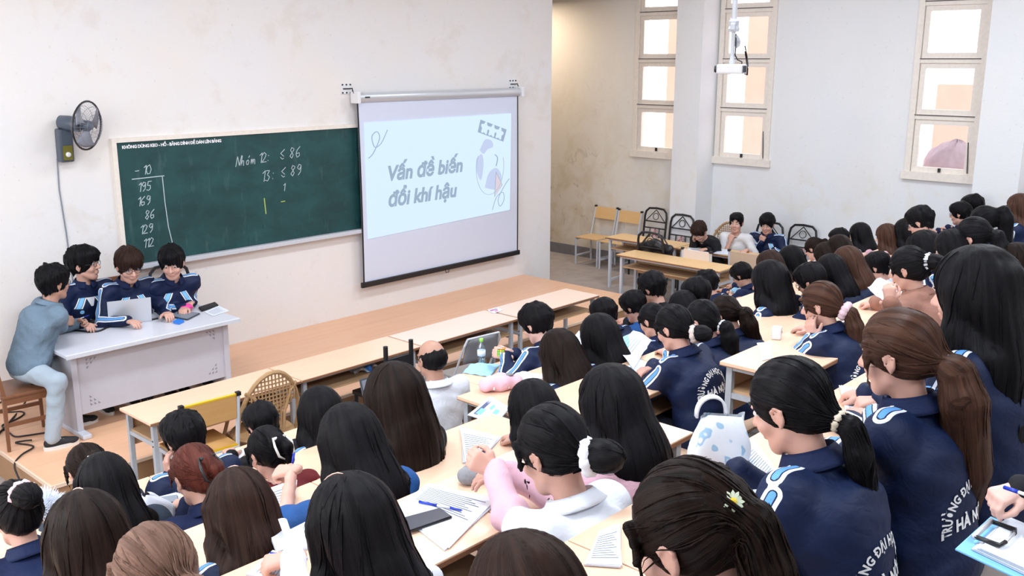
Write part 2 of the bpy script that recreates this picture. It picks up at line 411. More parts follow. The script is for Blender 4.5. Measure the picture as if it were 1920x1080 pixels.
# ------------------------------------------------------------------ pull-down projection screen
ps = thing('projection_screen', 'white pull-down projection screen showing a pale blue slide', 'projection screen', (6.98, WY, 0))
SW = 2.80
MB().lathe([(.052, 0), (.056, .01), (.056, SW-.01), (.052, SW)], 16, Matrix.Translation((0, -.10, 2.83)) @ Matrix.Rotation(PI/2, 4, 'Y')).build('roller_case', M['silver'], ps, True)
for x in (-.012, SW-.03): MB().span((x, -.17, 2.765), (x+.045, -.03, 2.90), .01).build('end_cap', M['white'], ps)
MB().span((.10, -.160, 2.825), (.17, -.154, 2.84)).build('case_badge', M['black'], ps)
def cloth(u, v): return Vector((.02 + u*(SW-.06), -.10 - .012*math.sin(v*PI)*(1-.6*u), 2.79 - v*2.13))
o = MB().sheet(cloth, 12, 12).build('screen_cloth', M['fabric'], ps, True)
for u0 in (0, .992): MB().sheet(lambda u, v: cloth(u0+u*.008, v) + Vector((0, -.002, 0)), 1, 12).build('black_border', M['black'], ps)
MB().span((-.01, -.125, .60), (SW-.02, -.085, .665), .008).build('bottom_bar', M['black'], ps)
MB().tube([(SW/2-.03, -.10, .60), (SW/2-.025, -.10, .565), (SW/2+.025, -.10, .565), (SW/2+.03, -.10, .60)], .005, 6).build('pull_loop', M['black'], ps)
# the slide: a keystoned picture thrown on the cloth
SL = [(.10, 1.18), (2.58, 1.25), (2.61, 2.55), (.10, 2.54)]
def sl(u, v, d=.016):
    a, b2, c, d2 = SL; x = (a[0]*(1-u)+b2[0]*u)*(1-v) + (d2[0]*(1-u)+c[0]*u)*v; z = (a[1]*(1-u)+b2[1]*u)*(1-v) + (d2[1]*(1-u)+c[1]*u)*v
    return Vector((x, -.10-.0125-d*.5, z))
MB().sheet(lambda u, v: sl(u, v, .004), 6, 6).build('slide_picture', M['slide'], ps)
def slide_text(s, u, v, size, **kw):
    p = sl(u, v, .010); return text_obj('slide_lettering', s, size, M['slideline'], ps, Matrix(((1,0,0,p.x),(0,0,-1,p.y),(.02,1,0,p.z),(0,0,0,1))), **kw)
slide_text('Vấn đề biến', .128, .485, .245, bold=.009, shear=.2, space=.98); slide_text('đổi khí hậu', .128, .255, .245, bold=.009, shear=.2, space=.98)
def flat(name, pts, mat, d=.008, width=None):
    m = MB()
    if width:
        m.tube([sl(*p, d) for p in pts], width, 4)
    else:
        vs = [m.bm.verts.new(sl(*p, d)) for p in pts]; m.bm.faces.new(vs)
    return m.build(name, M[mat], ps)
def curve(pts, n=8):
    out = []
    P = [pts[0]] + list(pts) + [pts[-1]]
    for i in range(1, len(P)-2):
        for k in range(n):
            t = k/n; a, b2, c, d2 = (np.array(q, float) for q in P[i-1:i+3])
            out.append(tuple(.5*((2*b2)+(c-a)*t+(2*a-5*b2+4*c-d2)*t*t+(3*b2-a-3*c+d2)*t**3)))
    out.append(tuple(pts[-1])); return out
flat('slide_swirl', curve([(.02, .70), (.05, .74), (.09, .86), (.075, .92), (.045, .88), (.06, .79), (.10, .82), (.14, .93)]), 'slideline', width=.006)
flat('slide_swirl', curve([(.86, .04), (.89, .16), (.94, .20), (.95, .12), (.92, .06), (.905, .14), (.95, .26), (.99, .33)]), 'slideline', width=.005)
flat('slide_filmstrip', [(.745, .84), (.94, .72), (.965, .84), (.765, .96)], 'slideline', .005)
for t in (.12, .40, .68):
    cx, cz = .755 + .195*(t+.1), .90 - .12*(t+.1)
    flat('slide_flower', [(cx + .028*(1+.22*math.cos(5*a))*math.cos(a), cz + .055*(1+.22*math.cos(5*a))*math.sin(a)) for a in [2*PI*k/30 for k in range(30)]], 'slide', .010)
flat('slide_land_shape', curve([(.76, .66), (.80, .76), (.85, .74), (.86, .68), (.82, .66), (.79, .62), (.76, .66)], 5)[:-1], 'slidefill', .006)
flat('slide_land_shape', curve([(.735, .58), (.775, .62), (.79, .52), (.77, .36), (.735, .47), (.735, .58)], 5)[:-1], 'slidefill', .006)
flat('slide_land_shape', curve([(.80, .28), (.83, .42), (.89, .46), (.93, .36), (.90, .24), (.80, .28)], 5)[:-1], 'slidefill', .006)
flat('slide_peach_shape', [(.885, .42), (.935, .28), (.875, .17)], 'slidepeach', .008)
flat('slide_peach_outline', [(.885, .42), (.935, .28), (.875, .17), (.885, .42)], 'slideline', .010, .004)
flat('slide_globe_outline', [(.84+.105*math.cos(a), .47+.27*math.sin(a)) for a in [R(150+230*k/30) for k in range(31)]], 'slideline', .008, .003)
flat('slide_crescent', curve([(.875, .60), (.895, .56), (.885, .48)]), 'slideline', .008, .008)

# wall brackets above the screen
for x in (6.93, 9.73):
    t_ = thing('screen_bracket', 'small white bolted bracket with hook above the %s end of the projection screen' % ('chalkboard' if x < 8 else 'passage'), 'bracket', (x, WY, 2.93))
    MB().span((-.07, -.012, -.06), (.07, 0, .06), .003).build('plate', M['white'], t_)
    for sx in (-.055, 0, .055):
        for sz in (-.045, .045): MB().lathe([(.010, 0), (.010, .008)], 8, Matrix.Translation((sx, -.012, sz)) @ Matrix.Rotation(PI/2, 4, 'X')).build('bolt', M['blackmetal'], t_)
    MB().tube([(-.05, -.02, 0), (.04, -.03, 0), (.055, -.05, .004), (.05, -.06, -.02), (.04, -.10, -.05)], .007, 6).build('hook', M['blackmetal'], t_)

# ------------------------------------------------------------------ wall fan
fn = thing('wall_fan', 'slate grey wall-mounted fan with pull-cord body and open guard', 'fan', (3.69, WY, 2.36))
MB().box((0, -.055, .14), (.125, .11, .30), (R(4), 0, 0), .02).build('bracket_body', M['fangrey'], fn)
MB().box((.0, -.113, .075), (.085, .006, .13), (R(4), 0, 0)).build('label_plate', M['olive'], fn)
MB().lathe([(.024, 0), (.022, .014), (.012, .02)], 14, Matrix.Translation((0, -.112, .06)) @ Matrix.Rotation(PI/2, 4, 'X')).build('dial', M['white'], fn)
fa = Matrix.Translation((.02, -.12, .34)) @ Euler((R(96), R(0), R(33))).to_matrix().to_4x4()
MB().lathe([(.035, -.09), (.062, -.07), (.068, .0), (.066, .12), (.05, .135)], 18, fa).build('motor_housing', M['fangrey'], fn, True)
HB = fa @ Matrix.Translation((0, 0, .19))
gd = MB()
ring = lambda rr, z, n=36: [HB @ Vector((rr*math.cos(2*PI*k/n), rr*math.sin(2*PI*k/n), z)) for k in range(n)]
gd.tube(ring(.215, 0), .009, 6, closed=True)
gd.build('guard_ring', M['blackmetal'], fn)
sp = MB()
for rr, z in ((.17, .045), (.10, .07), (.17, -.045), (.10, -.06)): sp.tube(ring(rr, z, 24), .0018, 4, closed=True)
for k in range(40):
    a = 2*PI*k/40; c_, s_ = math.cos(a), math.sin(a)
    sp.tube([HB @ Vector((.04*c_, .04*s_, .082)), HB @ Vector((.17*c_, .17*s_, .045)), HB @ Vector((.215*c_, .215*s_, 0)), HB @ Vector((.17*c_, .17*s_, -.045)), HB @ Vector((.05*c_, .05*s_, -.07))], .0011, 3, cap=False)
o = sp.build('guard_wires', plain('dark_wire', (.20, .20, .25), .4), fn); o['kind'] = 'stuff'
MB().lathe([(.045, -.03), (.048, .02), (.03, .05), (.0, .055)], 16, HB).build('hub', M['fangrey'], fn, True)
for k in range(3):
    def bl(u, v, k=k):
        a = 2*PI*k/3 + R(20) + (u-.5)*R(70)*(.45+.55*v); rr = .04 + v*.155
        return HB @ Vector((rr*math.cos(a), rr*math.sin(a), (u-.5)*.05))
    o = MB().sheet(bl, 6, 6).build('blade', M['fanblade'], fn, True); md = o.modifiers.new('thickness', 'SOLIDIFY'); md.thickness = .004
tag(MB().tube([(3.63, WY-.008, 2.38), (3.62, WY-.008, 2.1), (3.64, WY-.008, 1.7), (3.65, WY-.008, 1.3), (3.67, WY-.008, .9), (3.69, WY-.008, .3)], .006, 6).build('power_cord', M['mgrey']), 'thin grey cord hanging down the wall below the fan', 'cord')

# ------------------------------------------------------------------ ceiling projector
pj = thing('projector', 'white ceiling projector on a pole in front of the middle window', 'projector', (9.35, 5.42, 3.10), R(20))
MB().box((0, 0, .055), (.34, .27, .10), None, .02).build('body', M['white'], pj)
MB().box((-.02, -.136, .055), (.21, .006, .072)).build('exhaust_grille', M['mgrey'], pj)
g = MB()
for i in range(11): g.box((-.115+.019*i, -.141, .055), (.004, .006, .066))
g.build('grille_fins', M['dgrey'], pj)
MB().lathe([(.04, 0), (.036, .035)], 16, Matrix.Translation((-.06, .135, .055)) @ Matrix.Rotation(-PI/2, 4, 'X')).build('lens', M['black'], pj)
MB().lathe([(.03, .10), (.03, .155), (.024, .16), (.024, .20)], 10).build('mount_joint', M['steel2'], pj)
MB().lathe([(.020, .20), (.020, .48)], 12).build('lower_pole', M['silver'], pj)
MB().lathe([(.028, .44), (.028, 2.1)], 12).build('upper_pole', M['silver'], pj)
c = MB(); c.lathe([(.055, .44), (.06, .47), (.05, .50), (.055, .55), (.03, .57)], 12); c.box((.05, 0, .50), (.06, .07, .09), None, .01); c.box((-.05, 0, .49), (.05, .05, .07), None, .01)
c.build('pole_clamp', M['steel2'], pj)
c = MB(); c.tube([(.02, -.03, .40), (.05, -.03, .37), (.09, -.03, .34), (.08, -.03, .30), (.04, -.03, .28)], [.012, .03, .036, .03, .01], 8); c.build('cable_bundle', M['steel2'], pj)
for pts in ([(.03,-.02,.42),(.0,-.03,.30),(-.01,-.03,.2),(.04,-.05,.15),(.14,-.08,.13),(.24,-.06,.05),(.34,-.04,.02)],
            [(.17,-.10,.05),(.30,-.12,.08),(.42,-.10,.10),(.46,-.08,.18),(.40,-.06,.30)],
            [(.18,-.08,.03),(.26,-.10,.0),(.38,-.10,-.01),(.46,-.09,.06),(.47,-.07,.16),(.42,-.06,.24)],
            [(.14,-.12,.10),(.24,-.13,.06),(.30,-.12,-.01)]):
    MB().tube(pts, .007, 6).build('cable', M['cable'], pj)
MB().tube([(.06, 0, .55), (.06, 0, 2.1)], .006, 5).build('red_cable', plain('red_cable', (.55, .02, .08), .5), pj)

# rubble bag outside the third window
def lumpy(u, v):
    a = 2*PI*u; r = .34*math.sin(PI*min(v, .999)/2+.0001)*(1+.18*math.sin(3*a+2)+.1*math.sin(7*a+5*v)); z = .42*(1-v**1.6)+.03*math.sin(9*a+7*v)*(1-v)
    return Vector((r*math.cos(a)*.6, r*math.sin(a)*1.1, z))
o = tag(MB().sheet(lumpy, 28, 12).build('rubble_sack', M['sackm'], None, True), 'pale crumpled sheeting heaped outside the rightmost window', 'sheeting'); o.location = (13.25, 4.30, 1.80)
tag(MB().span((12.85, 2.2, 1.70), (13.6, 9.5, 1.80)).build('outer_ledge', M['peach']), kind='structure')

# ------------------------------------------------------------------ furniture builders
def desk_parts(root, L=1.2, D=.44, h=.75, top='desktop', steel='steel'):
    """origin: platform-side left corner at floor level; x along, y towards the seats is negative"""
    t = MB().span((0, -D, h-.02), (L, 0, h), .003).build('desktop', M[top], root)
    MB().span((.001, -D-.002, h-.024), (L-.001, .002, h-.006)).build('plywood_edge', M['ply'], root)
    MB().span((.05, -D+.05, h-.175), (L-.05, -.03, h-.16)).build('shelf', M['shelf'], root)
    MB().span((.05, -.032, h-.30), (L-.05, -.018, h-.05)).build('modesty_panel', M['shelf'], root)
    for x in (.05, L-.05):
        for y in (-D+.055, -.04): MB().span((x-.017, y-.017, 0), (x+.017, y+.017, h-.022)).build('leg', M[steel], root)
        for za, zb in ((h-.05, h-.022), (h-.205, h-.175), (.10, .13)): MB().span((x-.013, -D+.06, za), (x+.013, -.05, zb)).build('side_rail', M[steel], root)
        for zz in (h-.16, h-.20): MB().lathe([(.007, 0), (.007, .006)], 8, Matrix.Translation((x+(.014 if x > L/2 else -.020), -D+.055, zz)) @ Matrix.Rotation(PI/2, 4, 'Y')).build('bolt', M['blackmetal'], root)
    s_ = MB(); s_.span((.05, -D+.045, h-.05), (L-.05, -D+.065, h-.025)); s_.build('front_rail', M[steel], root)
    return root
def bench_parts(root, L=1.2):
    MB().span((0, -.13, .43), (L, .13, .45), .004).build('seat', M['desktop'], root)
    for x in (.1, L-.1):
        for y in (-.10, .10): MB().span((x-.015, y-.015, 0), (x+.015, y+.015, .43)).build('leg', M['steel'], root)
def steel_chair(root, seat='yellowwood', back='yellowwood', edge='yellowedge', steel='steel2', w=.40, d=.38, tilt=.08, top=.84):
    """faces +y, origin on the floor under the seat"""
    MB().span((-w/2, -d/2, .435), (w/2, d/2, .455), .008).build('seat', M[seat], root)
    if edge: MB().span((-w/2-.002, -d/2-.004, .436), (w/2+.002, -d/2+.008, .454)).build('seat_edge', M[edge], root)
    for sx in (-1, 1):
        x = sx*(w/2-.0)
        MB().tube([(x, -d/2-.01, 0), (x, -d/2+.01, .44), (x, -d/2-tilt, top)], .016, 6).build('back_leg', M[steel], root)
        MB().tube([(x, d/2-.02, 0), (x, d/2-.02, .43)], .016, 6).build('front_leg', M[steel], root)
        MB().box((x, -d/2-tilt, top), (.036, .036, .03), None, .004).build('black_cap', M['black'], root)
        MB().span((x-.012, -d/2+.01, .405), (x+.012, d/2-.02, .435)).build('seat_rail', M[steel], root)
        MB().span((x-.010, -d/2+.01, .13), (x+.010, d/2-.02, .155)).build('foot_rail', M[steel], root)
    MB().span((-w/2, -d/2-.012, .405), (w/2, -d/2+.012, .435)).build('cross_rail', M[steel], root)
    MB().box((0, -d/2-tilt*.78, top-.10), (w-.03, .016, .19), (tilt*2.1, 0, 0), .004).build('backrest', M[back], root)
    if edge: MB().box((0, -d/2-tilt*.98, top-.004), (w-.032, .020, .014), (tilt*2.1, 0, 0)).build('backrest_edge', M[edge], root)
    return root
def iron_chair(root, floral='floral'):
    """black wrought chair with arched back, triangle-and-ring crest and a floral splat"""
    arch = [(-.20, -.19, .0), (-.20, -.19, .45), (-.20, -.24, .88), (-.185, -.25, .95), (-.13, -.255, 1.0), (0, -.258, 1.01), (.13, -.255, 1.0), (.185, -.25, .95), (.20, -.24, .88), (.20, -.19, .45), (.20, -.19, 0)]
    MB().tube(arch, .017, 7).build('back_arch', M['blackmetal'], root)
    f = lambda x, z: (x, -.19-(z-.45)*.12, z)
    c = MB(); c.tube([f(-.195, .80), f(.195, .80)], .010, 6); c.tube([f(-.195, .70), f(.195, .70)], .010, 6)
    c.tube([f(-.17, .81), f(0, .985)], .007, 5); c.tube([f(.17, .81), f(0, .985)], .007, 5)
    c.tube([f(.05*math.cos(a), .88+.05*math.sin(a)) for a in [2*PI*k/16 for k in range(16)]], .006, 5, closed=True)
    c.tube([f(-.085, .70), f(-.085, .46)], .009, 5); c.tube([f(.085, .70), f(.085, .46)], .009, 5)
    c.build('crest_bars', M['blackmetal'], root)
    MB().box((0, -.205, .58), (.11, .012, .23), (.12, 0, 0), .004).build('splat_panel', M[floral], root)
    MB().box((0, 0, .44), (.40, .38, .05), None, .02).build('seat_cushion', M[floral], root)
    for sx in (-1, 1): MB().tube([(sx*.19, .17, 0), (sx*.19, .17, .43)], .015, 6).build('front_leg', M['blackmetal'], root)
    MB().tube([(-.19, .17, .41), (.19, .17, .41), (.19, -.19, .41), (-.19, -.19, .41)], .012, 6, closed=True).build('seat_frame', M['blackmetal'], root)
    return root
t = NT('pink_floral_fabric'); v = t.noise(t.coord(), 26, 3); t.col(t.ramp(v, [(.44, (.62, .50, .50)), (.54, (.58, .42, .42)), (.60, (.28, .10, .12))])); t.set(Roughness=.8); M['floral'] = t.m
def wood_chair(root):
    for sx in (-1, 1):
        MB().tube([(sx*.19, -.19, 0), (sx*.19, -.18, .45), (sx*.185, -.25, 1.0)], [.016, .021, .016], 4).build('back_leg', M['brownwood'], root)
        MB().tube([(sx*.19, .18, 0), (sx*.19, .18, .43)], [.015, .021], 4).build('front_leg', M['brownwood'], root)
        MB().span((sx*.19-.01, -.18, .20), (sx*.19+.01, .18, .23)).build('stretcher', M['brownwood'], root)
        MB().span((sx*.19-.012, -.18, .38), (sx*.19+.012, .18, .43)).build('apron', M['brownwood'], root)
    MB().span((-.20, .165, .38), (.20, .185, .43)).build('apron', M['brownwood'], root)
    MB().box((0, 0, .445), (.42, .41, .03), None, .01).build('seat', M['brownwood'], root)
    MB().box((0, -.242, .93), (.37, .02, .13), (.12, 0, 0), .006).build('top_rail', M['brownwood'], root)
    MB().box((0, -.215, .70), (.33, .02, .26), (.12, 0, 0), .006).build('back_pad', M['cushion'], root)
    return root
def rattan_chair(root):
    W = .26
    hoop = [(-W, -.05, .0), (-W, -.06, .42)] + [(-W*math.cos(a), -.10-.12*math.sin(a), .50+.46*math.sin(a)) for a in [PI*k/16 for k in range(17)]] + [(W, -.06, .42), (W, -.05, 0)]
    MB().tube(hoop, .018, 7).build('outer_hoop', M['rattan'], root)
    for sx in (-1, 1):
        MB().tube([(sx*.07, -.19, .40), (sx*.09, -.20, .62), (sx*.15, -.20, .78), (sx*.215, -.18, .83)], .014, 6).build('inner_cane', M['rattan'], root)
        MB().tube([(sx*.21, .22, 0), (sx*.22, .2, .40), (sx*.24, .05, .62), (sx*.25, -.10, .68)], .015, 6).build('arm_cane', M['rattan'], root)
    wv = MB()
    for i in range(15):
        z = .46 + .031*i; hw = min(.09+.14*max(0, (z-.60)/.2), .24*math.sqrt(max(0, 1-((z-.50)/.46)**2))) if z > .6 else .085
        wv.tube([(-hw, -.19-.02*(z-.5), z), (0, -.205, z), (hw, -.19-.02*(z-.5), z)], .006, 4)
    for i in range(13):
        x = -.18+.03*i; zt = .50+.46*math.sqrt(max(0, 1-(x/.26)**2))-.02; zb = .46 if abs(x) < .08 else .62+.9*(abs(x)-.08)
        if zt > zb: wv.tube([(x, -.20, zb), (x, -.205, (zb+zt)/2), (x, -.20, zt)], .006, 4)
    o = wv.build('woven_cane', M['rattan'], root); o['kind'] = 'stuff'
    MB().lathe([(.0, .41), (.23, .41), (.25, .43), (.23, .45), (0, .452)], 22).build('seat', M['rattan'], root, False)
    for sx in (-1, 1): MB().tube([(sx*.2, .2, .40), (sx*.16, 0, .18), (sx*.2, -.12, .40)], .010, 5).build('brace', M['rattan'], root)
    return root
def folding_chair(root):
    for sx in (-1, 1):
        MB().tube([(sx*.20, .22, 0), (sx*.205, -.02, .42), (sx*.205, -.20, .78), (sx*.18, -.215, .84)], .011, 6).build('side_frame', M['steel2'], root)
        MB().tube([(sx*.19, -.22, 0), (sx*.19, .12, .42)], .011, 6).build('rear_leg', M['blackmetal'], root)
    MB().tube([(-.18, -.215, .84), (.18, -.215, .84)], .011, 6).build('top_bar', M['steel2'], root)
    MB().sheet(lambda u, v: Vector(((u-.5)*.39*(1-.15*v*v), -.165-.05*v-.02*math.sin(PI*u), .60+.23*v)), 8, 5).build('backrest', M['greyvinyl'], root, True).modifiers.new('t', 'SOLIDIFY').thickness = .02
    MB().box((0, .02, .435), (.40, .40, .035), (-.06, 0, 0), .012).build('seat_cushion', M['cushion'], root)
    MB().tube([(-.19, -.1, .15), (.19, -.1, .15)], .008, 5).build('cross_bar', M['blackmetal'], root)
    return root

# ------------------------------------------------------------------ teacher's table on the platform
tt = thing('lecture_table', 'light grey panel table on the platform with four seated people', 'table', (2.93, 7.48, ZS))
MB().span((0, 0, .695), (1.56, .74, .725), .006).build('tabletop', M['ttop'], tt)
MB().span((.0, -.008, .690), (1.56, .0, .72)).build('top_edge', M['steel2'], tt)
for x in (.07, 1.44):
    MB().span((x, .10, .04), (x+.05, .55, .695), .004).build('end_panel', M['tgrey'], tt)
    MB().box((x+.025, .33, .02), (.075, .70, .04), None, .012).build('foot', M['steel2'], tt)
MB().span((.12, .12, .17), (1.44, .14, .695)).build('modesty_panel', M['tgrey'], tt)
vm = plain('ventilation_mark', (.24, .24, .30), .7)
for cx, cz, fx, fz in ((.20, .23, 1, 1), (1.36, .23, -1, 1), (.20, .63, 1, -1), (1.36, .63, -1, -1)):
    q = MB()
    for i in range(3):
        for j in range(3-i):
            x, z = cx+fx*(.033*j), cz+fz*(.033*i); q.bm.faces.new([q.bm.verts.new((x+fx*dx, .1185, z+fz*dz)) for dx, dz in ((0,0),(.022,0),(0,.022))])
    q.build('vent_triangles', vm, tt)

# front desks on the floor before the platform
ROW0 = [(2.955, 'pale wood desk nearest the lecture table, with the yellow chair behind it', 'desktop'), (4.245, 'pale wood desk second from the lecture table, behind the rattan chair', 'desktop'),
        (5.545, 'pinkish wood desk in the front line above the bald man', 'deskpink'), (6.86, 'orange-toned wood desk at the far end of the front line', 'deskpink')]
for x, lb, top in ROW0:
    t_ = thing('student_desk', lb, 'desk', (x, 6.675, 0), 0, 'front line of desks'); desk_parts(t_, 1.275, .47, .75, top)
# seating rows: left block and right block
LEFTX = 3.38
desk0 = None
def row_desk(r, x, label, group=None, top='desktop'):
    global desk0
    if desk0 is None:
        desk0 = thing('student_desk', label, 'desk', (x, YB[r], ZD[r]-.75), 0, group); desk_parts(desk0, 1.13, .44, .75)
        o = desk0
    else:
        o = copy_tree(desk0); o.location = (x, YB[r], ZD[r]-.75)
        for kk in ('group',):
            if kk in o: del o[kk]
        o['label'] = label
        if group: o['group'] = group
    return o
bench0 = None
def row_bench(r, x, label, group):
    global bench0
    if bench0 is None: bench0 = thing('student_bench', label, 'bench'); bench_parts(bench0, 1.13); o = bench0
    else: o = copy_tree(bench0)
    o.location = (x, YB[r]-.44-.16, ZD[r]-.75); o['label'] = label; o['group'] = group
ORD = ['', 'lowest', 'second', 'third', 'fourth', 'fifth', 'sixth', 'seventh']; NTH = ['first', 'second', 'third', 'fourth', 'fifth', 'sixth', 'seventh']
VIS = {(1,2): 'pale wood desk under the elbow of the boy in front of the yellow chair', (2,2): 'pale wood desk carrying the grey tote and a boxed-in phone',
       (3,1): 'pale wood desk with an open notebook beside the girl with bare forearms', (4,1): 'pale wood desk holding the black smartphone and spread worksheets',
       (4,2): 'pale wood desk at the bottom edge with notebooks under a writing hand', (4,0): 'bare bright desk end beyond the white scrunchie, below the lettered jacket'}
for r in range(1, 5):
    for i in range(3):
        x = LEFTX - 1.135*(i+1)
        row_desk(r, x, VIS.get((r, i), 'wood student desk, %s from the aisle in the %s left-hand row' % (NTH[i], ORD[r])), 'left-block student desks')
        row_bench(r, x, 'plank bench under students, %s from the aisle in the %s left-hand row' % (NTH[i], ORD[r]), 'left-block benches')
RX = {1: 3.42, 2: 3.86, 3: 3.52, 4: 4.33}
VIS2 = {(1,0): 'wood desk with the dark slate laptop of the bald man', (1,1): 'wood desk with water bottle and pale blue cloth beyond the bald man', (2,0): 'wood desk end with overhanging blue and white booklet', (3,0): 'wood desk under crumpled worksheets before the girl with the tan scrunchie',
        (4,0): 'bright bare desk end with grey legs at the aisle'}
for r in range(1, 5):
    for i in range((7, 6, 5, 3)[r-1]):
        x = RX[r] + 1.135*i
        if x > 10.6: continue
        row_desk(r, x, VIS2.get((r, i), 'wood student desk, %s from the aisle in the %s right-hand row' % (NTH[i], ORD[r])), 'right-block student desks')
        row_bench(r, x, 'plank bench under students, %s from the aisle in the %s right-hand row' % (NTH[i], ORD[r]), 'right-block benches')
row_desk(5, .815, 'wood desk hidden at the bottom edge behind the white-collared girl'); row_desk(5, 1.95, 'wood desk with worksheets beyond the daisy hair tie'); row_desk(5, 3.085, 'wood desk under the colourful handout of the girl with the brown ponytail')
row_bench(5, 1.95, 'plank bench under the girl with the straight black ponytail', 'right-block benches'); row_bench(5, 3.085, 'plank bench under the tall girl at the right edge', 'right-block benches')
# desks by the window wall, end on
def side_desk(x, y0, L, label, top):
    t_ = thing('side_desk', label, 'desk', (x, y0, 0), R(-90), 'desks by the window wall'); desk_parts(t_, L, .42, .75, top, 'steel2'); return t_
side_desk(11.42, 8.30, 1.2, 'amber wood desk in front of the two ply chairs by the window wall', 'deskwarm')
side_desk(11.42, 7.08, 1.3, 'amber wood desk covered in papers before the three boys', 'deskwarm')
side_desk(10.50, 7.42, 1.55, 'empty amber wood desk with a low shelf in the open corner', 'deskwarm')

# ------------------------------------------------------------------ loose chairs
def put(name, fn_, label, cat, loc, rz, group=None, **kw):
    t_ = thing(name, label, cat, loc, rz, group); fn_(t_, **kw); return t_
put('ply_chair', steel_chair, 'yellow-edged ply chair with grey frame behind the nearest front desk', 'chair', (3.36, 6.30, 0), R(-4), w=.44, d=.40, top=.86, tilt=.05)
put('rattan_chair', rattan_chair, 'cane armchair with woven round back at the front desks', 'chair', (3.86, 6.22, 0), R(-4))
put('folding_chair', folding_chair, 'chrome folding chair with slate vinyl back and grey seat', 'chair', (5.94, 6.02, 0), R(-6))
put('black_chair', lambda t_: (MB().tube([(-.14, -.2, .0), (-.14, -.2, .93)], .022, 6).build('back_post', M['black'], t_), MB().tube([(.14, -.2, 0), (.14, -.2, .93)], .022, 6).build('back_post', M['black'], t_),
    MB().box((0, -.2, .70), (.26, .02, .22), None, .006).build('back_panel', M['black'], t_), MB().box((0, 0, .45), (.40, .40, .04), None, .01).build('seat', M['black'], t_),
    MB().tube([(-.17, .18, 0), (-.17, .18, .44)], .018, 6).build('front_leg', M['black'], t_), MB().tube([(.17, .18, 0), (.17, .18, .44)], .018, 6).build('front_leg', M['black'], t_)),
    'black chair with two bare posts in front of the bald man', 'chair', (5.06, 6.17, 0), 0)
put('brown_chair', wood_chair, 'dark brown wooden chair under the person in faded denim', 'chair', (2.70, 7.84, ZS), R(-95))
put('brown_chair', wood_chair, 'dark brown wooden chair under the wavy-haired person at the table', 'chair', (3.50, 8.55, ZS), R(180))
put('brown_chair', wood_chair, 'dark brown wooden chair under the person behind the laptop', 'chair', (3.98, 8.55, ZS), R(180))
put('iron_chair', iron_chair, 'black iron chair with arched back against the chalkboard at the table', 'chair', (4.52, 8.58, ZS), R(176))
put('ply_chair', steel_chair, 'amber ply chair on grey legs farthest along the window wall', 'chair', (12.20, 9.44, 0), R(90), edge=None, seat='deskwarm', back='deskwarm', top=.90, tilt=.12, w=.44, d=.42)
put('ply_chair', steel_chair, 'amber ply chair between the farthest chair and the iron chairs', 'chair', (12.16, 8.92, 0), R(90), edge=None, seat='deskwarm', back='deskwarm', top=.90, tilt=.10, w=.44, d=.42)
put('iron_chair', iron_chair, 'black iron chair with arched back left of the pillar edge', 'chair', (12.12, 8.36, 0), R(90))
put('iron_chair', iron_chair, 'black iron chair with arched back in front of the pillar', 'chair', (11.84, 7.70, 0), R(90))
put('iron_chair', iron_chair, 'black iron chair with a black bag slung over its floral back', 'chair', (10.78, 7.20, 0), R(-90))
put('rattan_chair', rattan_chair, 'cane chair behind the boy in the white T-shirt', 'chair', (12.0, 6.98, 0), R(90))
put('iron_chair', iron_chair, 'black iron chair behind the shoulder of the boy in white', 'chair', (12.12, 6.42, 0), R(90))
put('iron_chair', iron_chair, 'black iron chair behind the boy in the striped navy jacket', 'chair', (12.20, 5.96, 0), R(90))
put('ply_chair', steel_chair, 'cream-backed chair facing the paper-strewn desk', 'chair', (10.72, 6.46, 0), R(-90), edge=None, seat='creamboard', back='creamboard', w=.42, top=.87, tilt=.03)
put('ply_chair', steel_chair, 'tan-backed chair with pale post before the boy in navy', 'chair', (11.02, 5.92, 0), R(-90), edge=None, seat='beigewood', back='beigewood', w=.48, top=.87, tilt=.03)

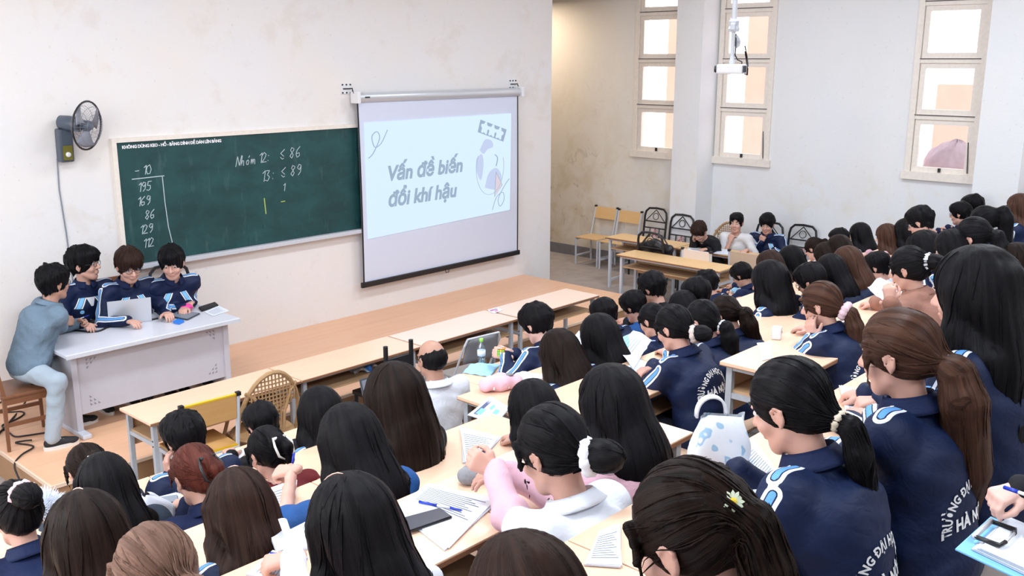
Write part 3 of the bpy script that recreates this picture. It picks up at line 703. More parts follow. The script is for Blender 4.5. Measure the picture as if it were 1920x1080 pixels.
# ------------------------------------------------------------------ implicit-surface modelling for people
F32 = np.float32
def axis(lo, hi, h, fine=None):
    if not fine: return np.arange(lo, hi+h, h, dtype=F32)
    a, b, hf = fine; a = max(a, lo+h); b = min(b, hi-h)
    L = np.linspace(lo, a, max(2, int(round((a-lo)/h))+1))[:-1]; Mi = np.linspace(a, b, max(2, int(round((b-a)/hf))+1)); U = np.linspace(b, hi, max(2, int(round((hi-b)/h))+1))[1:]
    return np.concatenate([L, Mi, U]).astype(F32)
def snets(F, ax):
    S = F < 0; c = np.zeros(tuple(n-1 for n in F.shape), np.int8)
    for i in (0,1):
        for j in (0,1):
            for k in (0,1): c += S[i:F.shape[0]-1+i, j:F.shape[1]-1+j, k:F.shape[2]-1+k]
    act = (c > 0) & (c < 8); idx = np.full(c.shape, -1, np.int32); ijk = np.argwhere(act); n = len(ijk); idx[act] = np.arange(n)
    pos = np.zeros((n, 3), F32); cnt = np.zeros(n, F32)
    cor = [(i,j,k) for i in (0,1) for j in (0,1) for k in (0,1)]
    val = {q: F[ijk[:,0]+q[0], ijk[:,1]+q[1], ijk[:,2]+q[2]] for q in cor}
    for q in cor:
        for d in range(3):
            if q[d]: continue
            q2 = list(q); q2[d] = 1; f0, f1 = val[q], val[tuple(q2)]
            m = (f0 < 0) != (f1 < 0); t = f0[m]/(f0[m]-f1[m]); p = np.tile(np.array(q, F32), (len(t), 1)); p[:, d] = t
            pos[m] += p; cnt[m] += 1
    pos = pos/cnt[:,None]
    V = np.empty((n,3), F32)
    for d in range(3):
        A = ax[d]; i0 = ijk[:,d]; V[:,d] = A[i0] + pos[:,d]*(A[i0+1]-A[i0])
    Q = []
    for d in range(3):
        u, v = [(1,2),(2,0),(0,1)][d]
        s0 = [slice(None)]*3; s1 = [slice(None)]*3; s0[d] = slice(0,-1); s1[d] = slice(1,None)
        for e in (u,v): s0[e] = slice(1,-1); s1[e] = slice(1,-1)
        a, b = S[tuple(s0)], S[tuple(s1)]; cr = np.argwhere(a != b)
        if not len(cr): continue
        base = cr.copy(); base[:,u] += 1; base[:,v] += 1
        def cell(du, dv):
            q = base.copy(); q[:,u] += du; q[:,v] += dv; return idx[q[:,0], q[:,1], q[:,2]]
        quad = np.stack([cell(-1,-1), cell(0,-1), cell(0,0), cell(-1,0)], 1)
        flip = ~a[cr[:,0], cr[:,1], cr[:,2]]; quad[flip] = quad[flip][:, ::-1]; Q.append(quad)
    return V, np.concatenate(Q)
def rotm(yaw=0, pitch=0, roll=0):
    """yaw to the left, pitch downwards, roll to the right shoulder"""
    cy, sy, cp, sp, cr, sr = math.cos(yaw), math.sin(yaw), math.cos(pitch), math.sin(pitch), math.cos(roll), math.sin(roll)
    return np.array([[cy,-sy,0],[sy,cy,0],[0,0,1]]) @ np.array([[1,0,0],[0,cp,sp],[0,-sp,cp]]) @ np.array([[cr,0,sr],[0,1,0],[-sr,0,cr]])
class SDF:
    def __init__(s): s.P = []; s.rs = 1.0
    def cone(s, a, b, ra, rb=None, k=.02, op='+', flat=None):
        s.P.append(('c', np.array(a, float), np.array(b, float), ra*s.rs, (ra if rb is None else rb)*s.rs, k, op, flat)); return s
    def chain(s, pts, rs, k=.02, flat=None):
        for i in range(len(pts)-1): s.cone(pts[i], pts[i+1], rs[i], rs[i+1], k, '+', flat)
        return s
    def ell(s, c, r, Rm=None, k=.02, op='+'):
        s.P.append(('e', np.array(c, float), np.array(r, float)*s.rs, Rm, None, k, op, None)); return s
    def bounds(s):
        lo = np.full(3, 9.); hi = -lo
        for p in s.P:
            if p[6] != '+': continue
            if p[0] == 'c':
                r = max(p[3], p[4]); lo = np.minimum(lo, np.minimum(p[1], p[2])-r); hi = np.maximum(hi, np.maximum(p[1], p[2])+r)
            else: r = max(p[2]) if p[3] is not None else p[2]; lo = np.minimum(lo, p[1]-r); hi = np.maximum(hi, p[1]+r)
        return lo-.03, hi+.03
    def mesh(s, h, fine=None, disp=None):
        lo, hi = s.bounds(); ax = [axis(lo[d], hi[d], h, None if fine is None else (fine[0][d], fine[1][d], fine[2])) for d in range(3)]
        F = np.full([len(a) for a in ax], .25, F32)
        for kind, a, b, c, d_, k, op, flat in s.P:
            pad = k + .045
            if kind == 'c': r = max(c, d_); l = np.minimum(a, b)-r-pad; u = np.maximum(a, b)+r+pad
            else: r = max(b) if c is not None else b; l = a-r-pad; u = a+r+pad
            sl_ = tuple(slice(int(np.searchsorted(ax[q], l[q])), int(np.searchsorted(ax[q], u[q]))) for q in range(3))
            if any(q.stop <= q.start for q in sl_): continue
            X = [ax[q][sl_[q]].reshape([-1 if i == q else 1 for i in range(3)]) for q in range(3)]
            if kind == 'c':
                aa, bb = a.copy(), b.copy(); Y = X
                if flat is not None:
                    nn, q_ = np.array(flat[0], float), flat[1]
                    t_ = (X[0]*F32(nn[0])+X[1]*F32(nn[1])+X[2]*F32(nn[2]))*F32(q_-1); Y = [X[i]+t_*F32(nn[i]) for i in range(3)]
                    aa = a+nn*np.dot(a, nn)*(q_-1); bb = b+nn*np.dot(b, nn)*(q_-1)
                ba = bb-aa; L2 = max(float(ba @ ba), 1e-9)
                t = np.clip(((Y[0]-F32(aa[0]))*F32(ba[0])+(Y[1]-F32(aa[1]))*F32(ba[1])+(Y[2]-F32(aa[2]))*F32(ba[2]))/F32(L2), 0, 1)
                D = np.sqrt((Y[0]-F32(aa[0])-t*F32(ba[0]))**2+(Y[1]-F32(aa[1])-t*F32(ba[1]))**2+(Y[2]-F32(aa[2])-t*F32(ba[2]))**2) - (F32(c)+t*F32(d_-c))
                if flat is not None: D = D*F32(.75)
            else:
                Z = [X[i]-F32(a[i]) for i in range(3)]
                if c is not None: Z = [Z[0]*F32(c[0][i])+Z[1]*F32(c[1][i])+Z[2]*F32(c[2][i]) for i in range(3)]
                k0 = np.sqrt((Z[0]/F32(b[0]))**2+(Z[1]/F32(b[1]))**2+(Z[2]/F32(b[2]))**2); k1 = np.sqrt((Z[0]/F32(b[0]**2))**2+(Z[1]/F32(b[1]**2))**2+(Z[2]/F32(b[2]**2))**2)
                D = k0*(k0-1)/np.maximum(k1, 1e-6)
            G = F[sl_]
            if op == '+':
                hh = np.clip(.5+.5*(G-D)/k, 0, 1); F[sl_] = G*(1-hh)+D*hh-k*hh*(1-hh)
            else:
                D = -D; hh = np.clip(.5-.5*(G-D)/k, 0, 1); F[sl_] = G*(1-hh)+D*hh+k*hh*(1-hh)
        if disp is not None: F = disp(F, ax)
        F[0]=F[-1]=.2; F[:,0]=F[:,-1]=.2; F[:,:,0]=F[:,:,-1]=.2
        return snets(F, ax)
def np_mesh(name, V, Q, attrs=None, mats=()):
    me = bpy.data.meshes.new(name); n = len(V); f = len(Q)
    me.vertices.add(n); me.vertices.foreach_set('co', np.ascontiguousarray(V, F32).ravel())
    me.loops.add(f*4); me.loops.foreach_set('vertex_index', np.ascontiguousarray(Q, np.int32).ravel())
    me.polygons.add(f); me.polygons.foreach_set('loop_start', np.arange(0, f*4, 4, dtype=np.int32))
    me.polygons.foreach_set('use_smooth', np.ones(f, bool))
    me.update(calc_edges=True)
    for k, A in (attrs or {}).items():
        A = np.ascontiguousarray(A, F32)
        at = me.attributes.new(k, 'FLOAT_VECTOR' if A.ndim == 2 else 'FLOAT', 'POINT'); at.data.foreach_set('vector' if A.ndim == 2 else 'value', A.ravel())
    for m in mats: me.materials.append(m)
    return me

# ------------------------------------------------------------------ people materials
def skin_mat(name, base):
    t = NT(name); n = t.noise(t.coord(), 9, 3); c = t.mix(n, tuple(v*.92 for v in base), base)
    c = t.mix(t.attrf('lip'), c, (base[0]*.78, base[1]*.42, base[2]*.42)); t.col(c); t.set(Roughness=.48)
    t.b.inputs['Subsurface Weight'].default_value = .12; t.b.inputs['Subsurface Radius'].default_value = (.012, .005, .003); t.b.inputs['Subsurface Scale'].default_value = .6
    return t.m
SKIN = {'a': skin_mat('light_skin', (.64, .36, .285)), 'b': skin_mat('tan_skin', (.48, .26, .19)), 'c': skin_mat('pale_skin', (.74, .46, .39))}
def hair_mat(name, dark, light, part=(.55, .42, .38)):
    t = NT(name); v = t.attr('strand'); n = t.noise(v, 1.0, 6, .7, .15)
    c = t.mix(t.ramp(n, [(.30, (0,0,0)), (.72, (1,1,1))]), dark, light)
    t.col(c); t.set(Roughness=.38); t.b.inputs['Specular IOR Level'].default_value = .085
    t.bump(n, .9, .008); return t.m
HAIR = {'black': hair_mat('black_hair', (.002, .002, .003), (.011, .010, .012)), 'soft': hair_mat('brown_black_hair', (.003, .002, .002), (.024, .013, .010)),
        'dark': hair_mat('dark_brown_hair', (.010, .005, .004), (.050, .026, .019)), 'brown': hair_mat('brown_hair', (.022, .009, .006), (.105, .050, .033)),
        'auburn': hair_mat('auburn_hair', (.035, .008, .006), (.150, .042, .030)), 'light': hair_mat('light_brown_hair', (.075, .038, .026), (.27, .155, .115))}
def cloth_mat(name, c, bump=.5, var=.12, rough=.75, stripes=None):
    t = NT(name); v = t.coord(); n = t.noise(v, 3.2, 4, .55, .6); w_ = t.noise(v, 14, 3, .6, 1.0)
    cc = t.mix(n, tuple(x*(1-var) for x in c), tuple(min(1, x*(1+var)) for x in c))
    if stripes:
        s = t.attrf('stripe'); A, B = stripes
        mid = t.math('LESS_THAN', s, .0105); out = t.math('MULTIPLY', t.math('GREATER_THAN', s, .0145), t.math('LESS_THAN', s, .026))
        cc = t.mix(mid, cc, B); cc = t.mix(out, cc, A)
    t.col(cc); t.set(Roughness=rough); t.b.inputs['Specular IOR Level'].default_value = .3
    t.bump(t.math('ADD', t.math('MULTIPLY', n, 1.0), t.math('MULTIPLY', w_, .35)), bump, .03); return t.m
WHT, LBL = (.72, .76, .84), (.12, .34, .72)
CLO = {'navy': cloth_mat('navy_tracksuit_cloth', (.0026, .0105, .048), stripes=(WHT, LBL), rough=.6), 'plainnavy': cloth_mat('plain_navy_cloth', (.0028, .010, .050)),
       'blue': cloth_mat('royal_blue_cloth', (.012, .075, .26)), 'black': cloth_mat('black_cloth', (.006, .006, .009)), 'white': cloth_mat('white_shirt_cloth', (.70, .73, .80), var=.05),
       'tee': cloth_mat('off_white_tee_cloth', (.66, .66, .68), var=.05), 'maroon': cloth_mat('maroon_cloth', (.13, .008, .012)), 'pink': cloth_mat('pale_pink_cloth', (.66, .40, .48)),
       'tan': cloth_mat('tan_brown_hoodie_cloth', (.32, .155, .115)), 'denim': cloth_mat('washed_denim', (.14, .20, .265), var=.6, rough=.9, bump=.8), 'grey': cloth_mat('grey_cloth', (.22, .25, .30)),
       'teal': cloth_mat('slate_cloth', (.028, .042, .065)), 'jeans': cloth_mat('pale_jeans', (.36, .43, .50), var=.25, rough=.85), 'dark': cloth_mat('dark_trouser_cloth', (.008, .010, .018)), 'taupe': cloth_mat('taupe_inner_shirt', (.20, .13, .12))}
M['eyewhite'] = plain('eye_white', (.75, .72, .70), .2)
M['iris'] = plain('dark_iris', (.010, .006, .005), .15)
M['brow'] = plain('brow_hair', (.012, .009, .008), .7)
M['lens'] = glass('spectacle_lens', (.93, .93, .95), .10)
M['scrw'] = cloth_mat('white_scrunchie', (.74, .75, .80), var=.06); M['scrt'] = cloth_mat('tan_scrunchie', (.62, .52, .48)); M['scrp'] = cloth_mat('pink_scrunchie', (.70, .50, .56))
M['blacktie'] = plain('black_beads', (.02,.02,.03), .2); M['creamtie'] = cloth_mat('cream_hair_tie', (.60, .52, .42))
M['pearl'] = plain('pearl', (.78, .74, .70), .15)
M['daisyw'] = plain('daisy_petal', (.72, .80, .62), .5); M['daisyy'] = plain('daisy_centre', (.85, .58, .02), .5)
M['rubber'] = plain('white_rubber', (.72, .70, .68), .6); M['shoe'] = plain('black_canvas', (.012, .012, .016), .7)

# ------------------------------------------------------------------ hands (cached): wrist at origin, fingers to +y, palm faces -z, right hand
HANDS = {}
CURL = {'relax': ((22,30,22),)*4, 'flat': ((6,8,6),)*4, 'fist': ((70,80,50),)*4, 'write': ((48,42,20), (55,50,25), (62,62,40), (66,66,40)), 'hold': ((38,48,30),)*4, 'spread': ((10,14,10),)*4}
def hand_mesh(pose, h):
    key = (pose, round(h, 4))
    if key in HANDS: return HANDS[key]
    s = SDF(); kx = (-.030, -.010, .010, .028); L = (.068, .076, .070, .054)
    s.cone((0,-.03,0), (0,.01,0), .024, .024, .01, flat=((0,0,1), 1.25))
    for i, x in enumerate(kx):
        s.cone((x*.45, .012, 0), (x, .086-.004*abs(i-1), .002), .0155, .0125, .014)
        a = 0; p = np.array((x, .086-.004*abs(i-1), .002)); fan = (x*.9 if pose != 'spread' else x*5)
        for q, (ang, fr, r) in enumerate(zip(CURL[pose][i], (.45, .31, .24), (.0100, .0090, .0080))):
            a += R(ang); d = np.array((math.sin(fan*1.5)*math.cos(a), math.cos(a), -math.sin(a))); e = p + d*L[i]*fr
            s.cone(p, e, r, r*.93, .005); p = e
    th = [(-.020,.016,-.006), (-.046,.044,-.014), (-.052,.072,-.026), (-.044,.094,-.036)] if pose in ('write', 'hold', 'fist') else [(-.020,.016,-.004), (-.050,.042,-.010), (-.066,.068,-.014), (-.074,.088,-.016)]
    s.chain(th, [.0155, .0125, .0105, .0085], .008)
    HANDS[key] = s.mesh(h); return HANDS[key]

def unit(v): v = np.array(v, float); return v/max(np.linalg.norm(v), 1e-9)
def ik(S, W, l1, l2, hint):
    d = W-S; L = np.linalg.norm(d)
    if L > (l1+l2)*.985: W = S + d/L*(l1+l2)*.985; d = W-S; L = np.linalg.norm(d)
    a = (l1*l1-l2*l2+L*L)/(2*L); hgt = math.sqrt(max(l1*l1-a*a, 0)); u = d/L; hn = unit(hint - u*np.dot(hint, u))
    return S + u*a + hn*hgt, W

def head_sdf(s, hl, Rh, male, N, nr):
    E = lambda c, r, k=.02, op='+': s.ell(hl(c), r, Rh, k, op)
    E((0,-.010,.030), (.074,.094,.088)); jw = 1.0 if male else .93; E((0,.022,-.030), (.058*jw,.070,.080)); s.cone(hl((-.024,.052,-.082)), hl((.024,.052,-.082)), .019, .019, .025)
    s.cone(hl((0,.064,-.096)), hl((0,.060,-.092)), .018, .018, .02)
    s.cone(hl((-.048*jw,.014,-.062)), hl((-.016,.060,-.094)), .012, .014, .025); s.cone(hl((.048*jw,.014,-.062)), hl((.016,.060,-.094)), .012, .014, .025)
    E((-.030,.074,.026), (.024,.014,.010), .012); E((.030,.074,.026), (.024,.014,.010), .012)
    for sx in (-1, 1):
        E((sx*.031,.096,.008), (.017,.016,.010), .012, '-'); E((sx*.036,.062,-.030), (.024,.024,.022), .02)
        s.ell(hl((sx*.077,-.006,-.008)), (.008,.016,.027), Rh @ rotm(sx*.35), .006); E((sx*.085,.004,-.004), (.006,.008,.015), .005, '-'); s.chain([hl((sx*a_, b_, c_)) for a_, b_, c_ in ((.079,.006,-.016),(.081,.010,.010),(.084,-.008,.020),(.086,-.022,.006),(.083,-.018,-.018),(.078,-.004,-.034))], [.0042,.0045,.0048,.0046,.0042,.0050], .003)
    s.cone(hl((0,.086,.014)), hl((0,.110,-.024)), .008, .012, .010); E((-.011,.098,-.028), (.009,.010,.008), .006); E((.011,.098,-.028), (.009,.010,.008), .006)
    E((0,.090,-.054), (.022,.010,.006), .006); E((0,.088,-.065), (.019,.010,.007), .006); s.cone(hl((-.020,.101,-.0595)), hl((.020,.101,-.0595)), .003, .003, .005, '-')
    s.cone(N + np.array((0,-.010,-.03)), hl((0,-.020,-.060)), nr+.012, nr, .03)

_SH = []
def shoe_mesh():
    if not _SH:
        s = SDF(); s.cone((0,0,.115), (0,.005,.06), .044, .042, .02); s.ell((0,-.018,.048), (.037,.052,.044), None, .02); s.ell((0,.055,.042), (.039,.070,.036), None, .02); s.ell((0,.115,.034), (.043,.068,.028), None, .02)
        V, Q = s.mesh(.009); V[:,2] = np.maximum(V[:,2], .012); _SH.append(np_mesh('shoe', V, Q, {}, (M['shoe'],)))
        def tmp(mb, nm, mt): me = bpy.data.meshes.new(nm); bmesh.ops.recalc_face_normals(mb.bm, faces=mb.bm.faces); mb.bm.to_mesh(me); mb.bm.free(); me.materials.append(mt); return me
        out = [(.047*math.sin(t)*(1+.12*math.cos(t)), .055-.130*math.cos(t)) for t in [2*PI*k/24 for k in range(24)]]
        _SH.append(tmp(MB().poly(out, .028, 0), 'sole', M['rubber'])); lb = MB()
        for i in range(5): lb.tube([(-.026,.030+.018*i,.078-.006*i), (0,.034+.018*i,.088-.008*i), (.026,.030+.018*i,.078-.006*i)], .0035, 4)
        _SH.append(tmp(lb, 'laces', M['rubber']))
    return _SH
EYE = None
def person(name_label, group, x, y, z, rz=0.0, sc=1.0, male=False, lean=.35, hp=.2, hy=0.0, hr=0.0, hair='long', hc='black', top='navy', arms='write', skin='a', res=1.0,
           opts=None, twist=0.0, cat='person'):
    """seated figure facing +y before rotation; (x,y,z) is the floor point below the hips"""
    o_ = opts or {}; root = thing('person', name_label, cat, (x, y, z), rz, group); root.scale = (sc, sc, sc)
    hipz = o_.get('hipz', .53)
    P0 = np.array((0,0,hipz)); up = lambda a: np.array((0, math.sin(a), math.cos(a)))
    CH = P0 + .26*up(.7*lean); N = CH + .23*up(1.15*lean); nl = lean*.6+.08+.25*max(hp, 0)
    J = N + .068*up(nl); Rh = rotm(hy, hp, hr); HS = o_.get('hs', 1.08); C = J + Rh @ np.array((0, .012, .095*HS)); hl = lambda p: C + Rh @ (np.array(p, float)*HS)
    sw = o_.get('sw', .180 if male else .160); nr = .050 if male else .043
    ct, sn = math.cos(twist), math.sin(twist)
    back = np.array((0, -math.cos(lean), math.sin(lean))); fwd = -back; upv = up(lean)
    sh = {}; 
    for sd in (-1, 1): sh[sd] = N - upv*.045 + np.array((sd*sw*ct, sd*sw*sn, 0)) + fwd*.015
    # arm targets
    dz = o_.get('desk', .75)/sc
    T = {'write': (((.10,.44,dz+.045), 'write', (.1,1,-.25), (0,.25,-1)), ((-.17,.40,dz+.03), 'relax', (.35,1,0), (0,0,-1))),
         'fold': (((-.02,.36,dz+.045), 'relax', (-1,.35,0), (0,0,-1)), ((.04,.40,dz+.045), 'relax', (1,.3,0), (0,0,-1))),
         'rest': (((.18,.38,dz+.035), 'relax', (-.25,1,-.05), (0,0,-1)), ((-.18,.38,dz+.035), 'relax', (.25,1,-.05), (0,0,-1))),
         'lap': (((.13,.24,.66), 'relax', (-.3,1,-.2), (0,0,-1)), ((-.13,.24,.66), 'relax', (.3,1,-.2), (0,0,-1))),
         'hold': (((.07,.36,dz+.12), 'hold', (-.2,1,.25), (-1,.1,-.3)), ((-.07,.36,dz+.12), 'hold', (.2,1,.25), (1,.1,-.3)))}
    base = T.get(arms if isinstance(arms, str) else 'rest', T['rest']); A = {1: base[0], -1: base[1]}
    chin = lambda sd: (tuple(hl((sd*.05,.080,-.225))), 'fist', tuple(Rh @ np.array((-sd*.25,-.1,1.0))), tuple(Rh @ np.array((-sd*.25,-1,0))))
    cheek = lambda sd: (tuple(hl((sd*.095,.055,-.155))), 'relax', tuple(Rh @ np.array((-sd*.05,-.05,1.0))), tuple(Rh @ np.array((-sd,-.25,.1))))
    if arms == 'chinR': A[1] = chin(1)
    if arms == 'chinL': A[-1] = chin(-1)
    if arms == 'cheekL': A[-1] = cheek(-1)
    if arms == 'cheekR': A[1] = cheek(1)
    for sd, kk in ((1, 'R'), (-1, 'L')):
        if kk in o_: A[sd] = o_[kk]
    l1, l2 = .27, .245; J_ = {}
    for sd in (-1, 1):
        tgt, pose, fd, pn = A[sd]; E_, W_ = ik(sh[sd], np.array(tgt, float), l1, l2, np.array(o_.get('hint'+('R' if sd == 1 else 'L'), (sd*.55, -.35, -.8)), float)); J_[sd] = (E_, W_, pose, fd, pn)
    # ---- body: head, neck, torso and arms as one continuous surface, hands welded on at the wrists
    s = SDF(); s.rs = HS; head_sdf(s, hl, Rh, male, N, nr/HS); s.rs = 1.0
    s.ell((P0+CH)/2, (.12,.085,.20), None, .04); s.ell(CH+upv*.06, (.13,.085,.16), None, .04); s.ell(P0, (.14,.10,.10), None, .04)
    for sd in (-1, 1):
        E_, W_ = J_[sd][:2]; s.cone(N-upv*.03, sh[sd], .045, .045, .04); s.cone(sh[sd], E_, .044, .036, .03); s.cone(E_, W_, .036, .024, .02)
    if hair == 'bald': pass
    hf = .0082*res; V, Q = s.mesh(.030*res, (C-.135*HS, C+.135*HS, hf))
    # the trunk inside the clothes is cut away below the shoulders
    dm = np.full(len(V), 9.0)
    for sd in (-1, 1):
        for a_, b_ in ((sh[sd], J_[sd][0]), J_[sd][:2]):
            ab = b_-a_; t_ = np.clip(((V-a_) @ ab)/(ab @ ab), 0, 1); dm = np.minimum(dm, np.linalg.norm(V-(a_+t_[:,None]*ab), axis=1))
    drop = (((V-N) @ upv) < -.13) & (dm > .062); keep = ~drop[Q].all(1); Q = Q[keep]; ui = np.unique(Q); rm = np.zeros(len(V), np.int64); rm[ui] = np.arange(len(ui)); V = V[ui]; Q = rm[Q]
    hlv = (V - C) @ Rh/HS
    lip = np.clip(1-np.sqrt((hlv[:,0]/.024)**2+((hlv[:,1]-.094)/.02)**2+((hlv[:,2]+.060)/.012)**2), 0, 1)
    lip = np.clip(lip*2.2, 0, 1)*(.9 if not male else .45)
    VV, QQ, LL = [V], [Q], [lip]; off = len(V)
    for sd in (-1, 1):
        E_, W_, pose, fd, pn = J_[sd]
        hv, hq = hand_mesh(pose, .0058 if res < .85 else (.0072 if res < 1.05 else .0090)); d = unit(fd); n = np.array(pn, float); n = unit(n - d*np.dot(n, d)); X_ = np.cross(d, -n)
        pts = hv.copy();  q = hq
        if sd == -1: pts = pts*np.array((-1,1,1), F32); q = hq[:, ::-1]
        pts = pts*(1.0 if male else .93)
        VV.append((W_ + pts[:,0:1]*X_ + pts[:,1:2]*d - pts[:,2:3]*n).astype(F32)); QQ.append(q+off); LL.append(np.zeros(len(hv), F32)); off += len(hv)
    me = np_mesh('body', np.concatenate(VV), np.concatenate(QQ), {'lip': np.concatenate(LL)}, (SKIN[skin],))
    body = bpy.data.objects.new('body', me); COL.objects.link(body); body.parent = root
    # ---- eyes and brows
    hm = Matrix([[*(Rh[i]*HS), C[i]] for i in range(3)] + [[0,0,0,1]])
    global EYE
    if EYE is None:
        EYE = {}
        for sd in (-1, 1):
            e = MB(); e.lathe([(0,-.0115), (.006,-.010), (.0105,-.004), (.0115,0), (.0105,.004), (.006,.010), (0,.0115)], 12)
            e.lathe([(.0,.0105), (.0045,.0112), (.0055,.0102), (.0055,.0090), (0,.0090)], 10); me2 = bpy.data.meshes.new('eye'); e.bm.faces.ensure_lookup_table()
            nf = 12*6
            for f in e.bm.faces: f.material_index = 1 if f.calc_center_median().z > .0088 and f.calc_center_median().xy.length < .0057 else 0
            bmesh.ops.transform(e.bm, matrix=Matrix.Translation((sd*.031,.0785,.007)) @ Matrix.Rotation(-PI/2, 4, 'X'), verts=e.bm.verts); bmesh.ops.recalc_face_normals(e.bm, faces=e.bm.faces)
            e.bm.to_mesh(me2); e.bm.free(); me2.materials.append(M['eyewhite']); me2.materials.append(M['iris'])
            bw = MB().tube([(sd*.014,.094,.030), (sd*.030,.094,.036), (sd*.047,.082,.031)], [.0035,.0042,.002], 5); me3 = bpy.data.meshes.new('eyebrow'); bw.bm.to_mesh(me3); bw.bm.free(); me3.materials.append(M['brow'])
            EYE[sd] = (me2, me3)
    for sd in (-1, 1):
        for nm, m_ in zip(('eye', 'eyebrow'), EYE[sd]):
            e = bpy.data.objects.new(nm, m_); COL.objects.link(e); e.parent = root; e.matrix_local = hm
    # ---- top garment
    jr = .0125*max(.92, res)
    s = SDF(); loose = 1.19 if top in ('navy', 'plainnavy', 'denim', 'tan') else 1.0
    s.ell(P0+upv*.02, (.165*loose,.125*loose,.13), None, .05); s.ell((P0+CH)/2+fwd*.01, (.160*loose,.118*loose,.20), None, .06); s.ell(CH+upv*.055, ((.165 if not male else .185)*loose,.118*loose,.17), None, .05)
    col_ = o_.get('collar', .022 if top in ('navy', 'denim', 'tan', 'plainnavy') else .0)
    for sd in (-1, 1):
        E_, W_ = J_[sd][:2]; sl_ = o_.get('sleeve', 1.0)
        s.cone(N-upv*.035, sh[sd], .058, .068*loose**.5, .05); 
        if sl_ >= 1: s.cone(sh[sd], E_, .066*loose**.5, .055*loose, .035); s.cone(E_, W_, .053*loose, .036*loose, .03); s.cone(E_+(W_-E_)*.86, W_, .041, .040, .01)
        else: s.cone(sh[sd], sh[sd]+(E_-sh[sd])*max(.05, sl_*2 if sl_ < .5 else 1), .064, .058, .035)
        if .5 <= sl_ < 1: s.cone(E_, E_+(W_-E_)*(sl_-.5)*2, .052, .046, .03)
    nb_ = J - N
    if col_ > 0:
        s.cone(N-upv*.03, N+unit(nb_)*.002, nr+.032, nr+.022, .03)
        if top == 'tan' or o_.get('hood'):
            hb = N + back*.055 - upv*.03
            s.chain([hb+np.array((sd_*.10, .03*abs(sd_), .035*abs(sd_))) for sd_ in (-1,-.5,0,.5,1)], [.030,.042,.048,.042,.030], .03)
    else: s.cone(N-upv*.03, N+unit(nb_)*.006, nr+.028, nr+.020, .03)
    s.cone(N+unit(nb_)*(-.005)+fwd*.045, N+unit(nb_)*.12+fwd*.03, .020 if col_ else .035, .06, .012, '-') if o_.get('open', True) else None
    s.cone(N+unit(nb_)*(col_*.5-.008), N+unit(nb_)*.14, nr+(.012 if col_ else .010), nr+.03, .006, '-')
    ph = np.random.RandomState(int(abs(x*917+y*131)*10) % 99991).rand(12)*6.28
    def fold(F, ax):
        X, Y, Z = np.meshgrid(*ax, indexing='ij', sparse=True)
        d = (np.sin(23*Z+9*X+7*np.sin(8*Y+ph[0])+ph[1])*.45+np.sin(31*X+17*Z+ph[2]+4*np.sin(13*Z+ph[3]))*.30+np.sin(38*Y-26*Z+ph[4])*.25)
        d = d + .35*np.sin(70*Z+22*X+5*np.sin(17*Y+ph[1]))*np.sin(9*X+6*Z+ph[5])
        return F + (d*.0072).astype(F32)
    V, Q = s.mesh(jr*1.4, (N-np.array((.11,.11,.06)), N+np.array((.11,.11,.08)), jr*.8), fold)
    at = {}
    if top == 'navy':
        st_ = np.full(len(V), 1.0)
        for sd in (-1, 1):
            E_, W_ = J_[sd][:2]; o0 = unit(upv*.8 + np.array((sd*.35,0,0)) + back*.1)
            ch = [(N+np.array((sd*.050,0,0))+upv*.0, sh[sd], unit(upv+back*.15)), (sh[sd], E_, unit(np.array((sd*.9,0,0))+upv*.45+back*.1)), (E_, W_, unit(np.array((sd*.75,0,0))+upv*.75))]
            for a, b2, oo in ch:
                ab = b2-a; L = np.linalg.norm(ab); u = ab/L; t = (V-a) @ u; ex = np.maximum(0, np.maximum(-t, t-L)); Pq = V-(a+t[:,None]*u)
                oo = unit(oo-u*np.dot(oo, u)); bb = np.cross(u, oo); st_ = np.minimum(st_, np.hypot(Pq @ bb, ex) + np.maximum(0, -.016-(Pq @ oo))*2.0)
        at['stripe'] = np.where((np.abs(V[:,0]) < .040) | (np.linalg.norm(V-N, axis=1) < nr+.042), 1.0, st_)
    me = np_mesh('top', V, Q, at, (CLO[top],)); nm = {'navy': 'tracksuit_jacket', 'denim': 'denim_jacket', 'tan': 'hooded_sweatshirt', 'tee': 'tee_shirt', 'white': 'shirt'}.get(top, 'top')
    jk = bpy.data.objects.new(nm, me); COL.objects.link(jk); jk.parent = root
    nbu = unit(nb_); e1_ = unit(np.cross(nbu, (0,1.0,0))*-1.0); e2_ = unit(np.cross(nbu, e1_)); e2_ = e2_ if e2_[1] > 0 else -e2_
    if col_ > 0:
        hi_ = .050 if top in ('navy', 'plainnavy', 'tan') else .038; gap = .55
        def colf(u, v):
            a = -PI/2 + (gap/2 + u*(2*PI-gap)) + PI; c_, s_ = math.cos(a), math.sin(a)
            a = PI/2 + gap/2 + u*(2*PI-gap); c_, s_ = math.cos(a), math.sin(a)
            if v < .5: rr, hh = nr+.025-.002*v, .002+hi_*v*2
            else: rr, hh = nr+.025+.030*(v-.5)*2, .004+hi_*(1-1.05*(v-.5)*2)
            return Vector(N + nbu*hh + e1_*c_*rr + e2_*s_*rr*1.08 - fwd*.004)
        co_ = MB().sheet(colf, 30, 8).build('collar', CLO[top] if top != 'navy' else CLO['plainnavy'], jk, True); co_.modifiers.new('t', 'SOLIDIFY').thickness = .004
    elif top not in ('teal', 'grey'):
        MB().tube([Vector(N + nbu*.004 + e1_*math.cos(a)*(nr+.016) + e2_*math.sin(a)*(nr+.020)) for a in [2*PI*k_/24 for k_ in range(24)]], .006, 6, closed=True).build('neckline', CLO[top], jk, True)
